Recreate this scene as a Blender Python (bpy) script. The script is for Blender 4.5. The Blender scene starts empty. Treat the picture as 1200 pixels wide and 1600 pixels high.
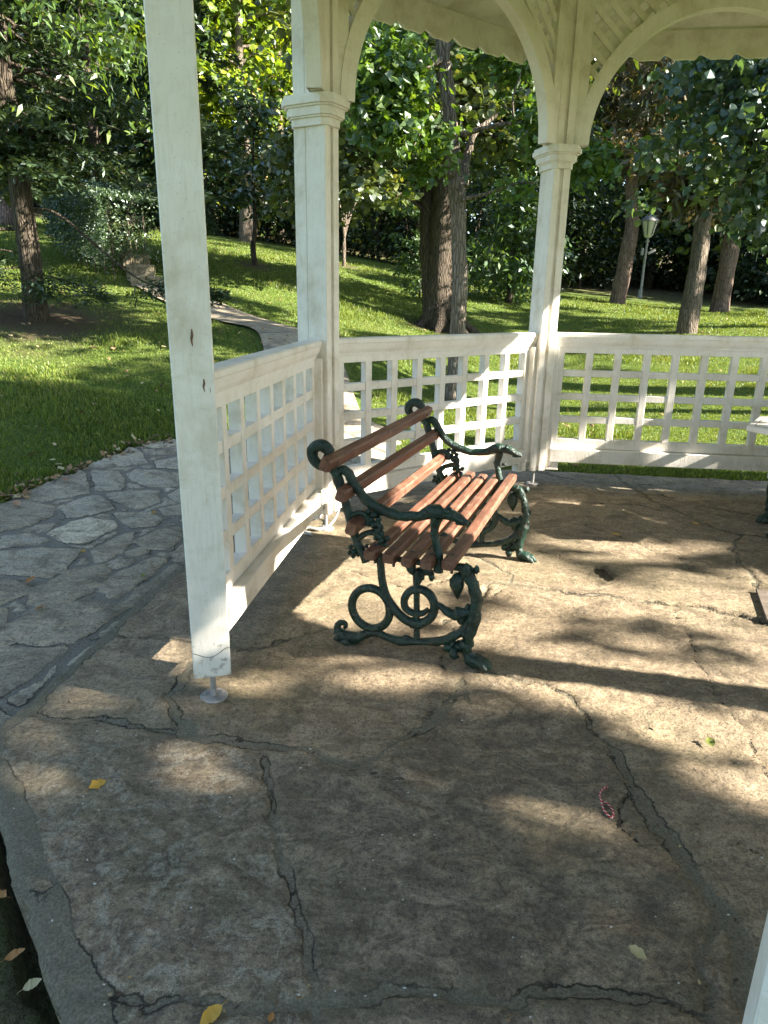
import bpy, math, random
import numpy as np
from mathutils import Matrix, Vector
R_ = math.radians
rng = np.random.default_rng(7)
S = bpy.context.scene
C = S.collection

# ------------------------------------------------------------------ camera
F_, PITCH, ROLL, H = 1089.57, R_(17.4546), R_(0.9368), 1.3
fw = np.array([0, math.cos(PITCH), -math.sin(PITCH)])
rt0 = np.array([1., 0, 0]); up0 = np.cross(rt0, fw)
rt = math.cos(ROLL)*rt0 + math.sin(ROLL)*up0
up = -math.sin(ROLL)*rt0 + math.cos(ROLL)*up0
cam = bpy.data.cameras.new('camera'); co = bpy.data.objects.new('camera', cam); C.objects.link(co)
cam.sensor_fit = 'HORIZONTAL'; cam.sensor_width = 36; cam.lens = F_/1200*36
cam.clip_start = 0.02; cam.clip_end = 500
M = Matrix.Identity(4)
for i in range(3):
    M[i][0], M[i][1], M[i][2] = rt[i], up[i], -fw[i]
M[2][3] = H
co.matrix_world = M; S.camera = co

def ray(x, y):
    v = fw + (x-600)/F_*rt - (y-800)/F_*up
    return v/np.linalg.norm(v)
def gnd(x, y, z=0.):
    v = ray(x, y); return np.array([0, 0, H]) + v*((z-H)/v[2])
def at(x, y, d):
    """point on the line of sight of a picture position, d metres away on plan"""
    v = ray(x, y); return np.array([0, 0, H]) + v*d/math.hypot(v[0], v[1])
def az(a): return np.array([math.sin(R_(a)), math.cos(R_(a))])

# ------------------------------------------------------------------ numpy noise
def _h(i, j, s):
    n = (i*374761393 + j*668265263 + s*974634777) & 0xffffffff
    n = ((n ^ (n >> 13))*1274126177) & 0xffffffff
    return ((n ^ (n >> 16)) & 0xffff)/65535.
def vn(x, y, s=0):
    i = np.floor(x).astype(np.int64); j = np.floor(y).astype(np.int64)
    a = x-i; b = y-j; a = a*a*(3-2*a); b = b*b*(3-2*b)
    return (_h(i, j, s)*(1-a)+_h(i+1, j, s)*a)*(1-b)+(_h(i, j+1, s)*(1-a)+_h(i+1, j+1, s)*a)*b
def fbm(x, y, s=0, o=4):
    t = 0; w = .5; n = 0
    for k in range(o):
        t = t+w*vn(x, y, s+k*17); n += w; x = x*2.03; y = y*2.03; w *= .5
    return t/n
def ss(a, b, x):
    t = np.clip((x-a)/(b-a), 0, 1); return t*t*(3-2*t)
def segdist(px, py, poly, widths=None):
    """distance to a polyline (and the interpolated width there)"""
    best = np.full(px.shape, 1e9); bw = np.zeros(px.shape)
    for k in range(len(poly)-1):
        a = poly[k]; b = poly[k+1]; d = b-a; L = d@d+1e-12
        t = np.clip(((px-a[0])*d[0]+(py-a[1])*d[1])/L, 0, 1)
        q = np.hypot(px-a[0]-t*d[0], py-a[1]-t*d[1])
        m = q < best; best = np.where(m, q, best)
        if widths is not None: bw = np.where(m, widths[k]*(1-t)+widths[k+1]*t, bw)
    return best, bw
def inside(px, py, poly):
    r = np.zeros(px.shape, bool); n = len(poly)
    for k in range(n):
        a = poly[k]; b = poly[(k+1) % n]
        c = ((a[1] > py) != (b[1] > py))
        xx = (b[0]-a[0])*(py-a[1])/((b[1]-a[1]) if abs(b[1]-a[1]) > 1e-12 else 1e-12)+a[0]
        r ^= c & (px < xx)
    return r

# ------------------------------------------------------------------ mesh builder
class MB:
    def __init__(s): s.v = []; s.l = []; s.n = []; s.sm = []; s.a = []; s.k = 0
    def add(s, v, f, smooth=False, attr=None):
        v = np.asarray(v, float).reshape(-1, 3)
        if isinstance(f, np.ndarray):
            s.l.append((f+s.k).ravel()); s.n.append(np.full(len(f), f.shape[1])); nf = len(f)
        else:
            s.l.append(np.array([i+s.k for q in f for i in q])); s.n.append(np.array([len(q) for q in f])); nf = len(f)
        s.v.append(v); s.sm.append(np.full(nf, smooth)); s.k += len(v)
        s.a.append(np.full(len(v), .5) if attr is None else np.asarray(attr, float))
        return s
    def build(s, name, mat=None, parent=None, attrs=None):
        me = bpy.data.meshes.new(name)
        v = np.concatenate(s.v); l = np.concatenate(s.l); n = np.concatenate(s.n)
        me.vertices.add(len(v)); me.vertices.foreach_set('co', v.astype(np.float32).ravel())
        me.loops.add(len(l)); me.loops.foreach_set('vertex_index', l.astype(np.int32))
        me.polygons.add(len(n)); st = np.concatenate([[0], np.cumsum(n)[:-1]])
        me.polygons.foreach_set('loop_start', st.astype(np.int32))
        me.polygons.foreach_set('use_smooth', np.concatenate(s.sm))
        me.update(calc_edges=True)
        at_ = me.attributes.new('rnd', 'FLOAT', 'POINT'); at_.data.foreach_set('value', np.concatenate(s.a).astype(np.float32))
        for k, w in (attrs or {}).items():
            q = me.attributes.new(k, 'FLOAT', 'POINT'); q.data.foreach_set('value', np.asarray(w, np.float32))
        if mat: me.materials.append(mat)
        o = bpy.data.objects.new(name, me); C.objects.link(o)
        if parent: o.parent = parent
        return o

_CB = None
def box(mb, c, d, bev=.004, rot=None, attr=None):
    """chamfered box, centre c, full size d, optional 3x3 rotation"""
    c = np.asarray(c, float); h = np.asarray(d, float)/2; b = min(bev, h.min()*.45)
    v = []; idx = {}
    for sx in (-1, 1):
        for sy in (-1, 1):
            for sz in (-1, 1):
                for ax in range(3):
                    q = h.copy()-b; q[ax] += b
                    idx[(sx, sy, sz, ax)] = len(v); v.append(q*np.array([sx, sy, sz]))
    f = []
    for ax in range(3):
        o1, o2 = [(1, 2), (2, 0), (0, 1)][ax]
        for sg in (-1, 1):
            q = []
            for s1, s2 in ((-1, -1), (1, -1), (1, 1), (-1, 1)):
                k = [0, 0, 0]; k[ax] = sg; k[o1] = s1; k[o2] = s2; q.append(idx[(*k, ax)])
            f.append(q if sg > 0 else q[::-1])
        for s1 in (-1, 1):
            for s2 in (-1, 1):
                k0 = [0, 0, 0]; k1 = [0, 0, 0]; k0[ax] = -1; k1[ax] = 1; k0[o1] = k1[o1] = s1; k0[o2] = k1[o2] = s2
                q = [idx[(*k0, o1)], idx[(*k1, o1)], idx[(*k1, o2)], idx[(*k0, o2)]]
                f.append(q if s1*s2 < 0 else q[::-1])
    for sx in (-1, 1):
        for sy in (-1, 1):
            for sz in (-1, 1):
                q = [idx[(sx, sy, sz, a)] for a in range(3)]
                f.append(q if sx*sy*sz > 0 else q[::-1])
    v = np.array(v)
    if rot is not None: v = v@np.asarray(rot).T
    mb.add(v+c, f, False, None if attr is None else np.full(len(v), attr))

def catmull(p, n=6):
    p = np.asarray(p, float)
    if len(p) < 3: return np.array([p[0]+(p[-1]-p[0])*t for t in np.linspace(0, 1, n+1)])
    q = np.vstack([2*p[0]-p[1], p, 2*p[-1]-p[-2]]); out = []
    for k in range(1, len(q)-2):
        for t in np.linspace(0, 1, n, endpoint=False):
            a, b, c, d = q[k-1], q[k], q[k+1], q[k+2]
            out.append(.5*((2*b)+(-a+c)*t+(2*a-5*b+4*c-d)*t*t+(-a+3*b-3*c+d)*t**3))
    out.append(p[-1]); return np.array(out)
def tube(mb, p, r, seg=8, n=0, lump=0., flat=1., attr=None, seed=0):
    """round tube along points p with radius r (scalar or list per point)"""
    p = np.asarray(p, float); r = np.broadcast_to(np.asarray(r, float), (len(p),))
    if n:
        pr = catmull(np.column_stack([p, r]), n); p = pr[:, :3]; r = np.maximum(pr[:, 3], .0005)
    t = np.gradient(p, axis=0); t /= np.linalg.norm(t, axis=1)[:, None]+1e-12
    ref = np.array([0, 0, 1.]) if abs(t[0][2]) < .9 else np.array([1., 0, 0])
    u = np.cross(t[0], ref); u /= np.linalg.norm(u); V = []
    a = np.linspace(0, 2*np.pi, seg, endpoint=False)
    for k in range(len(p)):
        u = u-t[k]*(u@t[k]); u /= np.linalg.norm(u)+1e-12; w = np.cross(t[k], u)
        rr = np.full(seg, r[k])
        if lump: rr = rr*(1+lump*(vn(a*1.3+seed*3.1, np.full(seg, k*.45+seed), seed)-.5)*2)
        V.append(p[k]+np.outer(np.cos(a)*rr, u)+np.outer(np.sin(a)*rr*flat, w))
    V = np.concatenate(V); m = len(p)
    i = np.arange(m-1)[:, None]*seg; j = np.arange(seg)[None]; k2 = (j+1) % seg
    f = np.stack([i+j, i+k2, i+seg+k2, i+seg+j], -1).reshape(-1, 4)
    A = None if attr is None else np.full(len(V), attr)
    mb.add(V, f, True, A)
    mb.add(V[:seg], [list(range(seg))[::-1]], False, None if attr is None else np.full(seg, attr))
    mb.add(V[-seg:], [list(range(seg))], False, None if attr is None else np.full(seg, attr))
def blob(mb, c, r, seg=10, ring=7, lump=.25, seed=0, rot=None):
    th = np.linspace(0, np.pi, ring); ph = np.linspace(0, 2*np.pi, seg, endpoint=False)
    T, Pp = np.meshgrid(th, ph, indexing='ij')
    d = np.stack([np.sin(T)*np.cos(Pp), np.sin(T)*np.sin(Pp), np.cos(T)], -1).reshape(-1, 3)
    m = 1+lump*(vn(d[:, 0]*1.9+seed*5.7, d[:, 1]*1.9+d[:, 2]*2.3+seed, seed)-.5)*2
    v = d*m[:, None]*np.asarray(r, float)
    if rot is not None: v = v@np.asarray(rot).T
    i = np.arange(ring-1)[:, None]*seg; j = np.arange(seg)[None]; k = (j+1) % seg
    f = np.stack([i+j, i+seg+j, i+seg+k, i+k], -1).reshape(-1, 4)
    mb.add(v+np.asarray(c, float), f, True)
def prism(mb, poly, z0, z1, smooth=False):
    n = len(poly); p = np.asarray(poly, float)
    v = np.vstack([np.column_stack([p, np.full(n, z0)]), np.column_stack([p, np.full(n, z1)])])
    f = [[i, (i+1) % n, n+(i+1) % n, n+i] for i in range(n)]+[list(range(n))[::-1], list(range(n, 2*n))]
    mb.add(v, f, smooth)
def rotz(a): c, s = math.cos(a), math.sin(a); return np.array([[c, -s, 0], [s, c, 0], [0, 0, 1.]])
def roty(a): c, s = math.cos(a), math.sin(a); return np.array([[c, 0, s], [0, 1, 0], [-s, 0, c.real]])
def rotx(a): c, s = math.cos(a), math.sin(a); return np.array([[1, 0, 0], [0, c, -s], [0, s, c]])

# ------------------------------------------------------------------ scene helpers
def tag(o, label=None, cat=None, group=None, kind=None):
    if label: o['label'] = label
    if cat: o['category'] = cat
    if group: o['group'] = group
    if kind: o['kind'] = kind
    return o
def empty(name, loc, rz=0., **k):
    o = bpy.data.objects.new(name, None); C.objects.link(o); o.empty_display_size = .2
    o.location = loc; o.rotation_euler = (0, 0, rz); tag(o, **k); return o
def dup(o, parent=None):
    c = o.copy(); C.objects.link(c)
    if parent is not None: c.parent = parent
    for ch in list(o.children): dup(ch, c)
    return c

# ------------------------------------------------------------------ materials
class NT:
    def __init__(s, name):
        s.m = bpy.data.materials.new(name); s.m.use_nodes = True; s.t = s.m.node_tree; s.t.nodes.clear()
        s.out = s.n('ShaderNodeOutputMaterial'); s.tc = s.n('ShaderNodeTexCoord')
    def n(s, ty, **k):
        q = s.t.nodes.new(ty)
        for a, b in k.items(): setattr(q, a, b)
        return q
    def set(s, sock, v):
        if isinstance(v, bpy.types.NodeSocket): s.t.links.new(v, sock)
        else: sock.default_value = v
    def co(s, scale=(1, 1, 1), rot=(0, 0, 0), src='Object'):
        m = s.n('ShaderNodeMapping'); s.t.links.new(s.tc.outputs[src], m.inputs[0])
        m.inputs['Scale'].default_value = scale; m.inputs['Rotation'].default_value = rot
        return m.outputs[0]
    def noise(s, vec, scale, detail=4, rough=.55, dist=0.):
        q = s.n('ShaderNodeTexNoise'); s.t.links.new(vec, q.inputs['Vector'])
        q.inputs['Scale'].default_value = scale; q.inputs['Detail'].default_value = detail
        q.inputs['Roughness'].default_value = rough; q.inputs['Distortion'].default_value = dist
        return q.outputs['Fac']
    def vor(s, vec, scale, feature='F1', rnd=1.):
        q = s.n('ShaderNodeTexVoronoi', feature=feature); s.t.links.new(vec, q.inputs['Vector'])
        q.inputs['Scale'].default_value = scale; q.inputs['Randomness'].default_value = rnd
        return q.outputs['Distance']
    def ramp(s, fac, stops, interp='LINEAR'):
        q = s.n('ShaderNodeValToRGB'); s.set(q.inputs[0], fac); e = q.color_ramp; e.interpolation = interp
        while len(e.elements) < len(stops): e.elements.new(.5)
        for el, (p, c) in zip(e.elements, stops):
            el.position = p; el.color = (*c, 1) if not np.isscalar(c) else (c, c, c, 1)
        return q.outputs[0]
    def mix(s, fac, a, b, mode='MIX'):
        q = s.n('ShaderNodeMix', data_type='RGBA', blend_type=mode); s.set(q.inputs[0], fac)
        for sock, v in ((q.inputs[6], a), (q.inputs[7], b)):
            if not isinstance(v, bpy.types.NodeSocket): v = (*v, 1) if not np.isscalar(v) else (v, v, v, 1)
            s.set(sock, v)
        return q.outputs[2]
    def math(s, op, a, b=0., c=None):
        q = s.n('ShaderNodeMath', operation=op); s.set(q.inputs[0], a); s.set(q.inputs[1], b)
        if c is not None: s.set(q.inputs[2], c)
        return q.outputs[0]
    def attr(s, name):
        return s.n('ShaderNodeAttribute', attribute_name=name).outputs['Fac']
    def objrnd(s): return s.n('ShaderNodeObjectInfo').outputs['Random']
    def bump(s, h, strength=.3, dist=.01, nrm=None):
        q = s.n('ShaderNodeBump'); s.set(q.inputs['Height'], h); q.inputs['Strength'].default_value = strength
        q.inputs['Distance'].default_value = dist
        if nrm: s.set(q.inputs['Normal'], nrm)
        return q.outputs[0]
    def bsdf(s, col, rough=.6, nrm=None, spec=.4, **k):
        q = s.n('ShaderNodeBsdfPrincipled')
        if not isinstance(col, bpy.types.NodeSocket): col = (*col, 1)
        s.set(q.inputs['Base Color'], col); s.set(q.inputs['Roughness'], rough)
        s.set(q.inputs['Specular IOR Level'], spec)
        if nrm: s.set(q.inputs['Normal'], nrm)
        for a, b in k.items(): s.set(q.inputs[a], b)
        s.t.links.new(q.outputs[0], s.out.inputs[0]); return s.m

def leaf_mat(name, stops, trans=.45, gloss=.10, rough=.45):
    t = NT(name); col = t.ramp(t.attr('rnd'), stops)
    d = t.n('ShaderNodeBsdfDiffuse'); t.set(d.inputs[0], col)
    tr = t.n('ShaderNodeBsdfTranslucent')
    t.set(tr.inputs[0], t.mix(1., col, (1.5, 1.35, .55), 'MULTIPLY'))
    g = t.n('ShaderNodeBsdfGlossy'); g.inputs['Roughness'].default_value = rough; g.inputs[0].default_value = (.9, .95, 1, 1)
    m = t.n('ShaderNodeMixShader'); m.inputs[0].default_value = trans
    t.t.links.new(d.outputs[0], m.inputs[1]); t.t.links.new(tr.outputs[0], m.inputs[2])
    m2 = t.n('ShaderNodeMixShader'); m2.inputs[0].default_value = gloss
    t.t.links.new(m.outputs[0], m2.inputs[1]); t.t.links.new(g.outputs[0], m2.inputs[2])
    t.t.links.new(m2.outputs[0], t.out.inputs[0]); return t.m

def paint_mat():
    t = NT('white_paint'); o = t.co()
    v = t.co((14, 14, 2.2))
    dirt = t.noise(o, 5.5, 6, .65, .4); fine = t.noise(v, 6, 5, .6)
    col = t.ramp(dirt, [(.28, (.60, .54, .43)), (.5, (.80, .752, .678)), (.75, (.86, .82, .765))])
    col = t.mix(t.math('MULTIPLY', t.ramp(fine, [(.55, 0.), (.78, 1.)]), .35), col, (.58, .51, .40))
    chip = t.ramp(t.noise(t.co((9, 9, 3)), 5, 8, .7, .6), [(.735, 0.), (.752, 1.)])
    col = t.mix(t.math('MULTIPLY', chip, .8), col, (.20, .145, .10))
    sep = t.n('ShaderNodeSeparateXYZ'); t.t.links.new(t.tc.outputs['Object'], sep.inputs[0])
    low = t.math('MULTIPLY', t.math('SUBTRACT', 1., t.math('MULTIPLY', sep.outputs[2], 3.2)), 1.)
    worn = t.ramp(t.math('ADD', t.math('MULTIPLY', t.math('MAXIMUM', low, 0.), .30), t.noise(o, 38, 5, .7)), [(.70, 0.), (.76, 1.)])
    col = t.mix(t.math('MULTIPLY', worn, .65), col, (.33, .27, .20))
    crack = t.vor(t.co((7, 7, 2.5)), 6, 'DISTANCE_TO_EDGE')
    gr = t.noise(t.co((30, 30, 1.6)), 5, 6, .65)
    col = t.mix(t.math('MULTIPLY', t.ramp(gr, [(.52, 0.), (.72, 1.)]), .28), col, (.50, .44, .34))
    sm = t.noise(t.co((3, 3, 5)), 3.2, 8, .78, 1.5)
    col = t.mix(t.math('MULTIPLY', t.ramp(sm, [(.56, 0.), (.66, 1.)]), .22), col, (.40, .35, .27))
    spk = t.vor(o, 55); col = t.mix(t.math('MULTIPLY', t.ramp(spk, [(.06, 1.), (.11, 0.)]), .5), col, (.30, .24, .17))
    h = t.math('ADD', t.math('MULTIPLY', t.noise(v, 8, 4), .6), t.math('MULTIPLY', t.ramp(crack, [(0., 0.), (.015, 1.)]), .25))
    h = t.math('SUBTRACT', h, t.math('MULTIPLY', worn, .5))
    return t.bsdf(col, .5, t.bump(t.math('ADD', h, t.math('MULTIPLY', gr, .5)), .4, .004), .35)

def stone_mat(name, path=False):
    t = NT(name); o = t.co(); ti = t.attr('tint'); mo = t.attr('moss'); li = t.attr('lichen'); jd = t.attr('jd'); thin = t.attr('thin')
    big = t.noise(o, 1.6, 5, .6, .5); mid = t.noise(o, 7, 8, .72, .6); st = t.noise(t.co((5, 9, 5), (0, 0, R_(-35))), 1.6, 9, .72, 1.4)
    fine = t.noise(o, 70, 5, .75); gr = t.noise(o, 160, 3, .7)
    wob = t.math('ADD', t.math('MULTIPLY', t.math('SUBTRACT', t.noise(o, 26, 5, .65), .5), .030), t.math('MULTIPLY', t.math('SUBTRACT', t.noise(o, 110, 3, .7), .5), .008))
    d = t.math('ADD', jd, wob)
    j = t.ramp(t.math('ADD', t.math('MULTIPLY', d, 100.), .5), [(.35, 1.), (.75, 0.)])
    line = t.ramp(t.math('MULTIPLY', t.math('ABSOLUTE', d), 200.), [(.15, 1.), (.62, 0.)])
    crack = t.math('MULTIPLY', line, t.math('MAXIMUM', thin, t.ramp(t.noise(o, 3.2, 3, .6), [(.46, 0.), (.56, 1.)])))
    if path:
        col = t.ramp(ti, [(0., (.20, .19, .17)), (.45, (.29, .285, .265)), (.8, (.40, .405, .395)), (1., (.66, .64, .58))])
        col = t.mix(t.ramp(mid, [(.35, .6), (.7, 0.)]), col, (.15, .135, .11))
    else:
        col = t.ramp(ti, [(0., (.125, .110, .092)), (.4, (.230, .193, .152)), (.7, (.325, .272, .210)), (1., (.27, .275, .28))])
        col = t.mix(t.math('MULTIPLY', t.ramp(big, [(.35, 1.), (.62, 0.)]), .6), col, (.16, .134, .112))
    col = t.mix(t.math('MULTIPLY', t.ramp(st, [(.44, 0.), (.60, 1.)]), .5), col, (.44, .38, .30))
    col = t.mix(t.math('MULTIPLY', t.ramp(mid, [(.36, 1.), (.52, 0.)]), .5 if path else .62), col, (.085, .074, .063))
    lic = t.math('MULTIPLY', li, t.ramp(t.noise(o, 17, 9, .78, 1.2), [(.50, 0.), (.60, 1.)]))
    col = t.mix(t.math('MULTIPLY', lic, .6), col, (.40, .40, .37))
    col = t.mix(t.math('MULTIPLY', t.ramp(fine, [(.38, 1.), (.50, 0.)]), .6), col, (.06, .053, .046))
    pit = t.vor(o, 95); col = t.mix(t.math('MULTIPLY', t.ramp(pit, [(.10, 1.), (.22, 0.)]), .35), col, (.06, .05, .04))
    g2 = t.noise(o, 330, 2, .6); g3 = t.noise(o, 120, 4, .75)
    col = t.mix(1., col, t.ramp(g2, [(.30, .70), (.5, 1.), (.70, 1.32)]), 'MULTIPLY')
    col = t.mix(1., col, t.ramp(g3, [(.34, .74), (.52, 1.), (.68, 1.2)]), 'MULTIPLY')
    col = t.mix(1., col, (1.09, 1., .83) if not path else (1.48, 1.33, 1.08), 'MULTIPLY')
    jc = t.ramp(gr, [(.3, (.10, .088, .06)), (.5, (.18, .155, .11)), (.72, (.29, .255, .19))]) if not path else t.ramp(gr, [(.3, (.13, .115, .088)), (.5, (.215, .195, .152)), (.72, (.33, .30, .24))])
    jm = t.math('MULTIPLY', j, t.math('SUBTRACT', 1., t.math('MULTIPLY', thin, .5)))
    col = t.mix(jm, col, jc)
    mz = t.math('MULTIPLY', mo, t.ramp(t.noise(o, 11, 8, .75), [(.36, .05), (.62, 1.)]))
    col = t.mix(t.math('MULTIPLY', mz, .85), col, t.ramp(fine, [(.3, (.060, .062, .028)), (.7, (.145, .142, .07))]))
    col = t.mix(t.math('MULTIPLY', crack, .85), col, (.022, .019, .015))
    h = t.math('ADD', t.math('MULTIPLY', mid, 1.), t.math('ADD', t.math('MULTIPLY', fine, .45), t.math('MULTIPLY', st, .9)))
    h = t.math('SUBTRACT', h, t.math('ADD', t.math('MULTIPLY', j, .35), t.math('MULTIPLY', crack, .8)))
    b1 = t.bump(h, .8, .016); b2 = t.bump(t.math('ADD', t.noise(o, 210, 3, .8), t.ramp(pit, [(.05, 0.), (.25, 1.)])), .3, .003, b1)
    return t.bsdf(col, .82, b2, .25)

def iron_mat():
    t = NT('green_iron_paint'); o = t.co()
    n = t.noise(o, 22, 6, .6); f = t.noise(o, 90, 4, .6)
    col = t.ramp(n, [(.3, (.005, .016, .011)), (.55, (.008, .034, .023)), (.8, (.014, .055, .035))])
    col = t.mix(t.math('MULTIPLY', t.ramp(t.noise(o, 42, 6, .72), [(.60, 0.), (.66, 1.)]), .85), col, (.085, .06, .045))
    h = t.math('ADD', n, t.math('MULTIPLY', f, .5))
    return t.bsdf(col, t.ramp(n, [(.3, .42), (.7, .22)]), t.bump(h, 1., .012), .5)
def wood_mat(name='bench_wood', worn=(.30, .19, .125), dk=(.12, .05, .03), c=((.085, .028, .016), (.19, .062, .032), (.30, .115, .062)), rough=.42):
    t = NT(name); r = t.objrnd()
    sh = t.n('ShaderNodeVectorMath', operation='ADD'); t.t.links.new(t.co((16, 1.1, 16)), sh.inputs[0])
    cb = t.n('ShaderNodeCombineXYZ'); t.set(cb.inputs[1], t.math('MULTIPLY', r, 37.)); t.set(cb.inputs[0], t.math('MULTIPLY', r, 11.))
    t.t.links.new(cb.outputs[0], sh.inputs[1]); v = sh.outputs[0]
    g = t.noise(v, 4.5, 7, .65, .7); w = t.noise(t.co((3, 3, 3)), 5, 5, .65)
    col = t.ramp(g, [(.28, c[0]), (.5, c[1]), (.72, c[2])])
    col = t.mix(t.math('MULTIPLY', t.ramp(w, [(.5, 0.), (.68, 1.)]), .6), col, worn)
    col = t.mix(t.math('MULTIPLY', r, .35), col, dk)
    col = t.mix(t.math('MULTIPLY', t.ramp(t.noise(v, 14, 5, .7), [(.62, 0.), (.75, 1.)]), .7), col, (.04, .02, .014))
    return t.bsdf(col, t.ramp(w, [(.3, rough), (.7, rough+.25)]), t.bump(g, .35, .004), .45)
def bark_mat(name, a, b, scale=1.):
    t = NT(name); v = t.co((9*scale, 9*scale, 1.6*scale))
    n = t.noise(v, 2.2, 8, .68, .5); r = t.vor(v, 3.2, 'DISTANCE_TO_EDGE')
    col = t.mix(t.ramp(n, [(.3, 0.), (.7, 1.)]), a, b)
    col = t.mix(t.math('MULTIPLY', t.ramp(r, [(0., 1.), (.09, 0.)]), .7), col, tuple(x*.3 for x in a))
    col = t.mix(t.math('MULTIPLY', t.ramp(t.noise(t.co(), 3.5, 6, .7), [(.55, 0.), (.7, 1.)]), .4), col, (.10, .11, .055))
    h = t.math('ADD', n, t.ramp(r, [(0., 0.), (.2, .8)]))
    return t.bsdf(col, .9, t.bump(h, .9, .03), .15)
def plain(name, col, rough=.5, noise=None, **k):
    t = NT(name)
    if noise:
        c = t.mix(t.ramp(t.noise(t.co(), noise, 6, .65), [(.35, 0.), (.65, 1.)]), tuple(x*.6 for x in col), col)
    else: c = (*col, 1)
    q = t.n('ShaderNodeRGB'); q.outputs[0].default_value = (*col, 1)
    return t.bsdf(c if noise else q.outputs[0], rough, **k)

PAINT = paint_mat(); IRON = iron_mat(); WOOD = wood_mat(c=((.055, .024, .015), (.155, .066, .039), (.28, .14, .085)))
FLOOR = stone_mat('flagstone'); PATH = stone_mat('crazy_paving', True)
GREYWOOD = wood_mat('weathered_wood', (.2, .17, .13), (.09, .07, .055), ((.07, .055, .042), (.13, .105, .08), (.21, .175, .135)), .7)
RUST = plain('galvanised_foot', (.36, .34, .31), .6, 40)
STEEL = plain('bolt_steel', (.05, .045, .04), .5)

# ================================================================== GAZEBO
GC = np.array([1.6724, 2.6406]); GR = 2.3104; TH = 164.8542; W = 2*GR*math.sin(R_(22.5))
HW = .0586
gaz = empty('gazebo', (GC[0], GC[1], 0), label='white painted octagonal wooden gazebo with lattice railings on the stone floor', cat='gazebo')
def post_n(k): return az(TH-45*(3-k))
def post_c(k): return GC-post_n(k)*GR
def gz(o, xy, z, rz):
    o.parent = gaz; o.location = (xy[0]-GC[0], xy[1]-GC[1], z); o.rotation_euler = (0, 0, rz); return o
def ch_rect(x0, x1, y0, y1, c):
    return [(x0+c, y0), (x1-c, y0), (x1, y0+c), (x1, y1-c), (x1-c, y1), (x0+c, y1), (x0, y1-c), (x0, y0+c)]

def post_bm(outer, base):
    m = MB(); z0, z1 = .112, 3.02
    # inner timber made of two lapped boards with a groove on the inner face, core behind
    h = HW; c = .0035
    prof = [(-h+c, -h), (h-c, -h), (h, -h+c), (h, h-c), (h-c, h), (.0164, h), (.0164, h-.016), (-.0094, h-.016), (-.0094, h), (-h+c, h), (-h, h-c), (-h, -h+c)]
    if not outer: prof = ch_rect(-h, h, -h, h, c)
    prism(m, prof, z0, z1)
    if outer: box(m, (0, -.0965, (z0+z1)/2+.01), (.112, .073, z1-z0), .004)
    return m
def cap_bm(outer):
    m = MB(); y0 = -HW-(.075 if outer else 0)
    for e, a, b in ((.016, 2.058, 2.092), (.026, 2.092, 2.100), (.036, 2.100, 2.136), (.046, 2.136, 2.145), (.058, 2.145, 2.172), (.050, 2.172, 2.188)):
        prism(m, ch_rect(-HW-e, HW+e, y0-e, HW+e, .022+e*.45), a, b)
    for s in (1,):   # round plug of a bolt below the capital
        tube(m, [(s*HW-.001, .005, 1.98), (s*HW+.0015, .005, 1.98)], .0125, 14)
        tube(m, [(s*HW+.001, .005, 1.98), (s*HW+.003, .005, 1.98)], .006, 10)
    return m
foot_m = MB(); tube(foot_m, [(0, 0, .112), (0, 0, .09), (0, 0, .03), (0, 0, .006)], [.012, .0095, .0095, .011], 10)
tube(foot_m, [(0, 0, .108), (0, 0, .100)], .019, 6)
tube(foot_m, [(0, 0, .0), (0, 0, .007), (0, 0, .010)], [.046, .046, .043], 28)
for q in (0, 2.1, 4.2): tube(foot_m, [(.03*math.cos(q), .03*math.sin(q), .009), (.03*math.cos(q), .03*math.sin(q), .014)], .006, 6)
pm = {}
for k in range(8):
    outer = k not in (0, 1); rz = -R_(TH-45*(3-k))
    if outer not in pm: pm[outer] = (post_bm(outer, 0), cap_bm(outer))
    p = gz(pm[outer][0].build('post', PAINT), post_c(k)+(np.array([.008, -.003]) if k == 0 else 0), 0, rz)
    pm[outer][1].build('capital', PAINT, p); foot_m.build('foot_rod', RUST, p)

p1 = bpy.data.objects['post.001']; n1_ = post_n(1); t1_ = np.array([n1_[1], -n1_[0]]); c1_ = post_c(1)
def on_p1(x, y):
    r = ray(x, y); q = c1_+t1_*HW; t = (q@t1_)/(r[:2]@t1_); P = np.array([0, 0, H])+r*t; return np.array([HW+.0004, (P[:2]-c1_)@n1_, P[2]])
CHIP = plain('rusty_stain', (.20, .10, .055), .8, 60)
for pts, r in (([(299, 514), (300, 522), (299, 530), (301, 541)], .0032), ([(318, 592), (319, 598), (318, 604), (320, 612)], .0026), ([(328, 606), (329, 613)], .0016)):
    m = MB(); q = np.array([on_p1(*a) for a in pts]); tube(m, q, [r*.5]+[r]*(len(pts)-2)+[r*.4], 8, 3, .4); o = m.build('rust_stain', CHIP, p1); o.scale = (1, 1, 1)
m = MB(); tube(m, [on_p1(*a) for a in ((300, 1021), (311, 1024), (322, 1027), (333, 1026), (343, 1020), (352, 1013), (361, 1011))], .0009, 6, 3, .5); m.build('paint_crack', STEEL, p1)
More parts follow.
